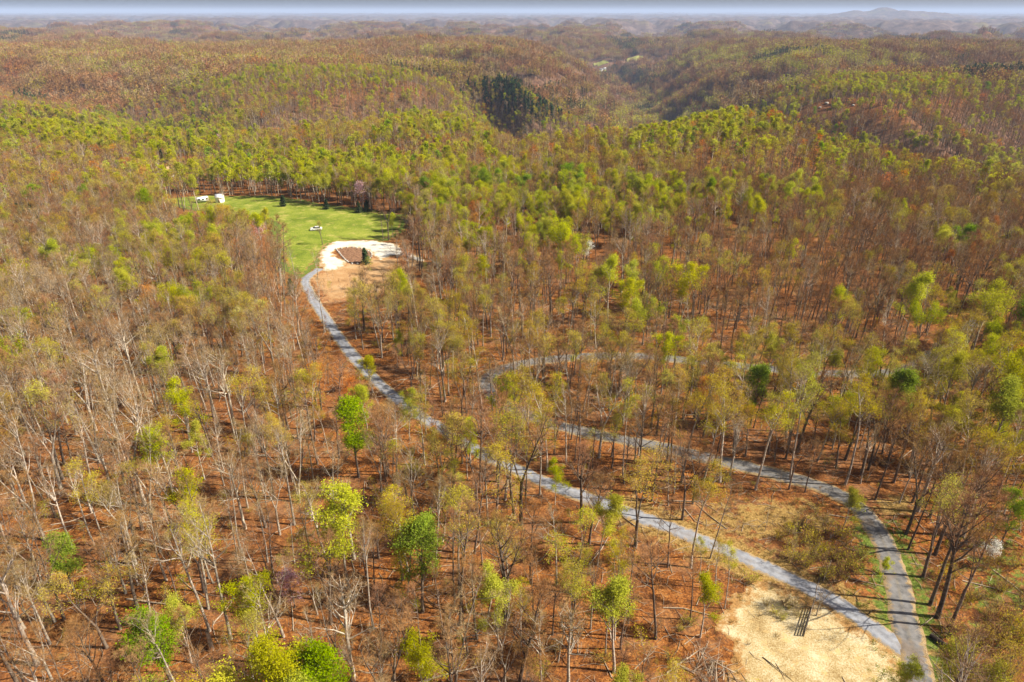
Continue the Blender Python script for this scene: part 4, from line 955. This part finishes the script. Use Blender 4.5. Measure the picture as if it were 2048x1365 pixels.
# brush heap at the edge of the dirt clearing
def brush():
    r = np.random.RandomState(3); e = empty('brush_heap', at(1418, 1345), 0, label='tangled heap of cut branches beside the pale dirt clearing', category='brush heap')
    for i in range(34):
        a = r.uniform(0, 6.28); L = r.uniform(2.2, 5.2); p = np.array([r.normal() * 1.2, r.normal() * 1.6, r.uniform(.1, 1.1)])
        d = np.array([math.cos(a), math.sin(a), r.uniform(-.12, .3)])
        P = bend(r, p[None] - d * L * .4, (d / np.linalg.norm(d))[None], np.array([L]), 6, .12, -.01); P[..., 2] = np.maximum(P[..., 2], .05)
        mb = MB(); mb.tubes(P, np.linspace(r.uniform(.05, .10), .015, 6)[None], 5)
        t = r.uniform(.3, 1, (1, 7)); q, D = along(P, t); dd_ = side_dirs(r, D, np.radians(r.uniform(25, 60, (1, 7))))
        sp = bend(r, q[0], dd_[0], r.uniform(.5, 1.4, 7), 3, .15, .02); mb.tubes(sp, np.array([[.022, .015, .006]]) * np.ones((7, 1)), 3)
        part('branch', mb, 'log' if i % 3 else 'bark_dark', e)
brush()
def fallen(u, v, L, r0, a, label, m='log', stubs=7, seed=0):
    r = np.random.RandomState(seed); e = empty('fallen_trunk', at(u, v), R(a), label=label, category='fallen tree', group='fallen trunks on the forest floor')
    P = bend(r, np.array([[-L / 2, 0, r0 * .8]]), np.array([[1., 0, 0]]), np.array([L]), 8, .03, 0); P[..., 2] = r0 * .8 + .12 * np.sin(np.linspace(0, 3, 8))
    mb = MB(); mb.tubes(P, r0 * np.array([[1.0, 1, .93, .85, .74, .6, .42, .2]]), 9); c = MB(); c.tubes(np.array([[[-L / 2 - .02, 0, r0 * .8], [-L / 2 + .04, 0, r0 * .8]]]), np.array([[.01, r0]]), 9)
    part('trunk', mb, m, e, True); part('cut_end', c, 'wood', e)
    t = r.uniform(.35, 1, (1, stubs)); q, D = along(P, t); d = side_dirs(r, D, np.radians(r.uniform(30, 65, (1, stubs)))); d[..., 2] = np.abs(d[..., 2])
    br = bend(r, q[0], d[0], r.uniform(.8, 3.0, stubs) * L / 9, 5, .12, .02)
    for b in br: mb = MB(); mb.tubes(b[None], np.linspace(r0 * .3, .012, 5)[None], 5); part('branch', mb, m, e)
fallen(1908, 1310, 6.5, .34, -62, 'thick blackened fallen trunk lying beside the paved lane', 'char', 6, 1)
fallen(1965, 1335, 8, .13, -48, 'thin pale fallen trunk beyond the blackened log', 'log', 8, 2)
fallen(1372, 1320, 7, .12, 35, 'thin forked fallen trunk in front of the brush heap', 'log', 8, 3)
fallen(1555, 1340, 4.5, .06, -55, 'long bare stick lying on the pale dirt clearing', 'char', 3, 4)
fallen(620, 1330, 8, .16, 12, 'fallen trunk among the leafy trees at the bottom edge', 'log', 8, 5)
fallen(300, 1205, 7, .15, -8, 'pale fallen trunk on the leaf litter of the lower left woods', 'log', 9, 6)
fallen(905, 1345, 9, .14, 22, 'branching fallen trunk on the litter at the middle of the bottom edge', 'log', 10, 7)
fallen(770, 985, 7, .15, -20, 'fallen trunk behind the round deep green tree', 'log', 9, 8)
# broken snag
r = np.random.RandomState(9); e = empty('broken_snag', at(424, 1300), 0, label='short pale snapped-off trunk standing in orange leaf litter', category='snag')
mb = MB(); tube(mb, [(0, 0, -.3), (.05, 0, 1.2), (.02, .06, 2.5), (-.04, .1, 3.3)], [.34, .27, .25, .20], 9); part('trunk', mb, 'bark', e, True)
for a in range(5):
    mb = MB(); tube(mb, [(.17 * math.cos(a * 1.26) - .04, .17 * math.sin(a * 1.26) + .1, 3.1), (.2 * math.cos(a * 1.26) - .04, .2 * math.sin(a * 1.26) + .1, 3.5 + .25 * (a % 3))], [.07, .008], 4); part('splinter', mb, 'log', e)

# stone edged bed in the middle of the turning circle
c = PIT_P.mean(0); e = empty('planting_bed', (c[0], c[1], float(zfun(*c))), 0, label='brown stone-edged bed inside the white gravel turning circle', category='planting bed')
Pq = catmull(np.vstack([PIT_P, PIT_P[:1]]), .6)[:-1] - c
mb = MB(); rings = []
for q, hh in ((1.0, .0), (.92, .08), (.7, .18), (.4, .25), (0.02, .28)):
    zz = zfun(Pq[:, 0] * q + c[0], Pq[:, 1] * q + c[1]) - float(zfun(*c)) + hh + .10
    rings.append(np.column_stack([Pq * q, zz + .12 * fbm(Pq[:, 0] * q, Pq[:, 1] * q, 2)]))
n = len(Pq); V = np.concatenate(rings); i_, j_ = np.meshgrid(np.arange(4), np.arange(n), indexing='ij')
mb.add(V, np.stack([i_ * n + j_, i_ * n + (j_ + 1) % n, (i_ + 1) * n + (j_ + 1) % n, (i_ + 1) * n + j_], -1).reshape(-1, 4))
part('mound', mb, plain('bed_mulch', (0.22, 0.12, 0.07), 1.0, .75, 1.6, .05), e, True)
def rock_mb(seed, sx, sy, sz):
    r = np.random.RandomState(seed); th = np.linspace(0, np.pi, 7)[1:-1]; ph = np.arange(9) * 2 * np.pi / 9
    T, Ph = np.meshgrid(th, ph, indexing='ij'); q = np.stack([np.sin(T) * np.cos(Ph), np.sin(T) * np.sin(Ph), np.cos(T)], -1) * (1 + .22 * r.normal(size=T.shape))[..., None]
    V = np.concatenate([q.reshape(-1, 3), [[0, 0, .95], [0, 0, -1]]]) * [sx, sy, sz]; V[:, 2] += sz * .35
    i, j = np.meshgrid(np.arange(4), np.arange(9), indexing='ij')
    m = MB(); m.v = [V]; m.n = len(V)
    m.f[4].append(np.stack([i * 9 + j, (i + 1) * 9 + j, (i + 1) * 9 + (j + 1) % 9, i * 9 + (j + 1) % 9], -1).reshape(-1, 4))
    k = np.arange(9); m.f[3].append(np.stack([np.full(9, 45), k, (k + 1) % 9], -1)); m.f[3].append(np.stack([np.full(9, 46), 36 + (k + 1) % 9, 36 + k], -1)); return m
st = [rock_mb(40 + i, .42, .34, .3).mesh('stone', M['rock']) for i in range(4)]
for i in range(0, n, 3):
    x, y = Pq[i]; link('stone', st[i % 4], e, (x, y, float(zfun(x + c[0], y + c[1]) - zfun(*c)) + .12), i * 1.7)
# boulders on the far slope
far_r = [q for q in sorted(zip(ROCK_PX, ROCKS)) if q[0][1] < 300]; near_r = [q for q in sorted(zip(ROCK_PX, ROCKS), reverse=True) if q[0][1] >= 300]
for L_, text in ((far_r, 'pale boulder on the far brown slope, {} outcrop out from the valley'), (near_r, 'pale boulder in the brown woods, {} from the right edge')):
    for i, (_p, (x, y, r_)) in enumerate(L_):
        link('boulder', rock_mb(60 + i, r_ * .5, r_ * .4, r_ * .26).mesh('boulder', M['rock']), None, (x, y, float(zfun(x, y))), i * 1.3, label=text.format(ORD[i].replace('nearest', 'first')), category='boulder', group='pale boulders on the slopes')

def gable(e, w_, d_, h, rh, wall, roof, over=.35):
    """walls with gable ends along x, roof of two slabs with thickness; each its own part"""
    mb = MB(); V = [(-w_ / 2, -d_ / 2, -.3), (w_ / 2, -d_ / 2, -.3), (w_ / 2, d_ / 2, -.3), (-w_ / 2, d_ / 2, -.3), (-w_ / 2, -d_ / 2, h), (w_ / 2, -d_ / 2, h), (w_ / 2, d_ / 2, h), (-w_ / 2, d_ / 2, h), (-w_ / 2, 0, h + rh), (w_ / 2, 0, h + rh)]
    mb.add(V, [(0, 1, 5, 4), (2, 3, 7, 6), (1, 2, 6, 5), (3, 0, 4, 7)]); mb.f[3].append(np.array([(5, 6, 9), (7, 4, 8)])); part('wall', mb, wall, e)
    rf = MB()
    for s_ in (-1, 1):
        sl_ = rh / (d_ / 2); y0 = s_ * (d_ / 2 + over); z0 = h - over * sl_ + .03; x = w_ / 2 + over; z1 = h + rh + .03; q = .14
        V = [(-x, y0, z0), (x, y0, z0), (x, 0, z1), (-x, 0, z1), (-x, y0, z0 + q), (x, y0, z0 + q), (x, 0, z1 + q), (-x, 0, z1 + q)]
        rf.add(V, [(0, 3, 2, 1), (4, 5, 6, 7), (0, 1, 5, 4), (1, 2, 6, 5), (2, 3, 7, 6), (3, 0, 4, 7)])
    return part('roof', rf, roof, e)
def opening(e, name, x0, x1, y, z0, z1, face=-1):
    f = MB(); f.box(x0 - .08, x1 + .08, y - .04, y + .04, z0 - .08, z1 + .08); o = part(name, f, 'wall', e)
    p = MB(); p.box(x0, x1, y + face * .06 - .01, y + face * .06 + .01, z0, z1); part('pane', p, 'glass' if name == 'window' else 'wood', o)
e = empty('shed', at(441, 405), R(8), label='white gabled shed at the left end of the lawn', category='shed')
gable(e, 3.2, 3.6, 2.6, 1.1, 'wall', 'roof_white', .2); opening(e, 'door', -.45, .45, -1.83, 0, 1.95)
e = empty('camper_trailer', at(406, 405), R(35), label='white camper trailer partly hidden by a leafy bush near the lawn', category='trailer')
mb = MB(); mb.box(-2.6, 2.6, -1.1, 1.1, .55, 2.5, .12, .08); part('body', mb, 'paint', e)
for x0 in (-2.0, -.3, 1.2): mb = MB(); mb.box(x0, x0 + .9, -1.13, -1.07, 1.35, 2.0); part('window', mb, 'glass', e)
for sx in (-.5, .4):
    for y in (-1.0, 1.0): mb = MB(); tube(mb, [(sx, y - .1, .34), (sx, y + .1, .34)], .34, 14); part('wheel', mb, 'tyre', e)
mb = MB(); tube(mb, [(2.6, 0, .5), (3.7, 0, .45)], .05, 6); part('hitch', mb, 'gate', e)
e = empty('house', at(334, 352), R(-25), label='small house with a tan shingled roof beside a bare yard', category='house')
rf = gable(e, 8.5, 6.5, 2.9, 2.3, 'wall', 'roof_tan', .5)
mb = MB(); mb.box(1.8, 2.5, .5, 1.2, 3.6, 6.1); part('chimney', mb, 'rock', rf)
for x0 in (-3.2, 1.6): opening(e, 'window', x0, x0 + 1.2, -3.28, 1.0, 2.2)
opening(e, 'door', -.5, .5, -3.28, 0, 2.1)
e = empty('farmhouse', at(1201, 143), R(-15), label='white farmhouse on the floor of the far valley', category='house')
rf = gable(e, 15, 9, 5.6, 3.4, 'wall', 'roof_grey', .6)
mb = MB(); mb.box(3, 4, -.4, .6, 7, 10.4); part('chimney', mb, 'rock', rf)
for x0 in (-5.5, -1, 3.5):
    for z0 in (1, 3.7): opening(e, 'window', x0, x0 + 1.4, -4.54, z0, z0 + 1.5)
e = empty('barn', at(1209, 139.5), R(20), label='small pale barn beside the farmhouse in the far valley', category='barn')
gable(e, 9, 7, 3.6, 2.4, 'wall', 'roof_white', .4); opening(e, 'door', -1.4, 1.4, -3.54, 0, 2.8)

# car on the lawn
def car(loc, rz, label):
    e = empty('parked_car', loc, rz, label=label, category='car')
    prof = [(-2.15, .35), (-2.2, .72), (-2.05, .95), (-.95, 1.02), (1.75, 1.0), (2.15, .85), (2.2, .4)]; mb = MB()
    n = len(prof); V = [(x, s_ * (.86 if z > .9 else .9), z) for s_ in (-1, 1) for x, z in prof]
    mb.add(V, [(i, i + 1, n + i + 1, n + i) for i in range(n - 1)] + [(n - 1, 0, n, 2 * n - 1)])
    mb.add(V, [(0, 6, 5, 1), (1, 5, 4, 2), (2, 4, 3, 3), (n, n + 1, n + 5, n + 6), (n + 1, n + 2, n + 4, n + 5)]); part('body', mb, 'paint', e)
    gl = MB(); V = [(-1.25, -.83, 1.0), (1.5, -.83, .99), (1.5, .83, .99), (-1.25, .83, 1.0), (-.45, -.66, 1.47), (.95, -.66, 1.47), (.95, .66, 1.47), (-.45, .66, 1.47)]
    gl.add(V, [(0, 1, 5, 4), (1, 2, 6, 5), (2, 3, 7, 6), (3, 0, 4, 7)]); part('window', gl, 'glass', e)
    rf = MB(); rf.box(-.52, 1.02, -.69, .69, 1.45, 1.53, .06, .05); part('roof', rf, 'paint', e)
    for x in (-1.35, 1.35):
        for y in (-.8, .8):
            t = MB(); tube(t, [(x, y - .11, .32), (x, y - .1, .32), (x, y + .1, .32), (x, y + .11, .32)], [.2, .33, .33, .2], 16); wv = part('wheel', t, 'tyre', e)
            q = MB(); s_ = 1 if y > 0 else -1; tube(q, [(x, y + s_ * .105, .32), (x, y + s_ * .13, .32)], [.19, .02], 10); part('hubcap', q, 'gate', wv)
    for y in (-.62, .62): q = MB(); q.box(-2.23, -2.17, y - .17, y + .17, .66, .82); part('headlight', q, 'roof_white', e)
car(at(633, 461), R(12), 'small white car parked on the mown lawn')

# ------------------------------------------------------------------ haze
def haze():
    mb = MB(); mb.box(-72000, 72000, -72000, 72000, -330, 205)
    m, nt, out = mat('haze_air')
    v = N(nt, 'VolumePrincipled'); v.inputs['Color'].default_value = (0.55, 0.68, 0.97, 1); v.inputs['Density'].default_value = HAZE
    v.inputs['Anisotropy'].default_value = 0.0
    nt.links.new(v.outputs[0], out.inputs['Volume'])
    o = link('haze', mb.mesh('haze', m), kind='stuff', label='thin pale blue haze over the far hills', category='haze')
HAZE = 0.00006
haze()
print('TREES', counts, 'forest', len(FOREST))
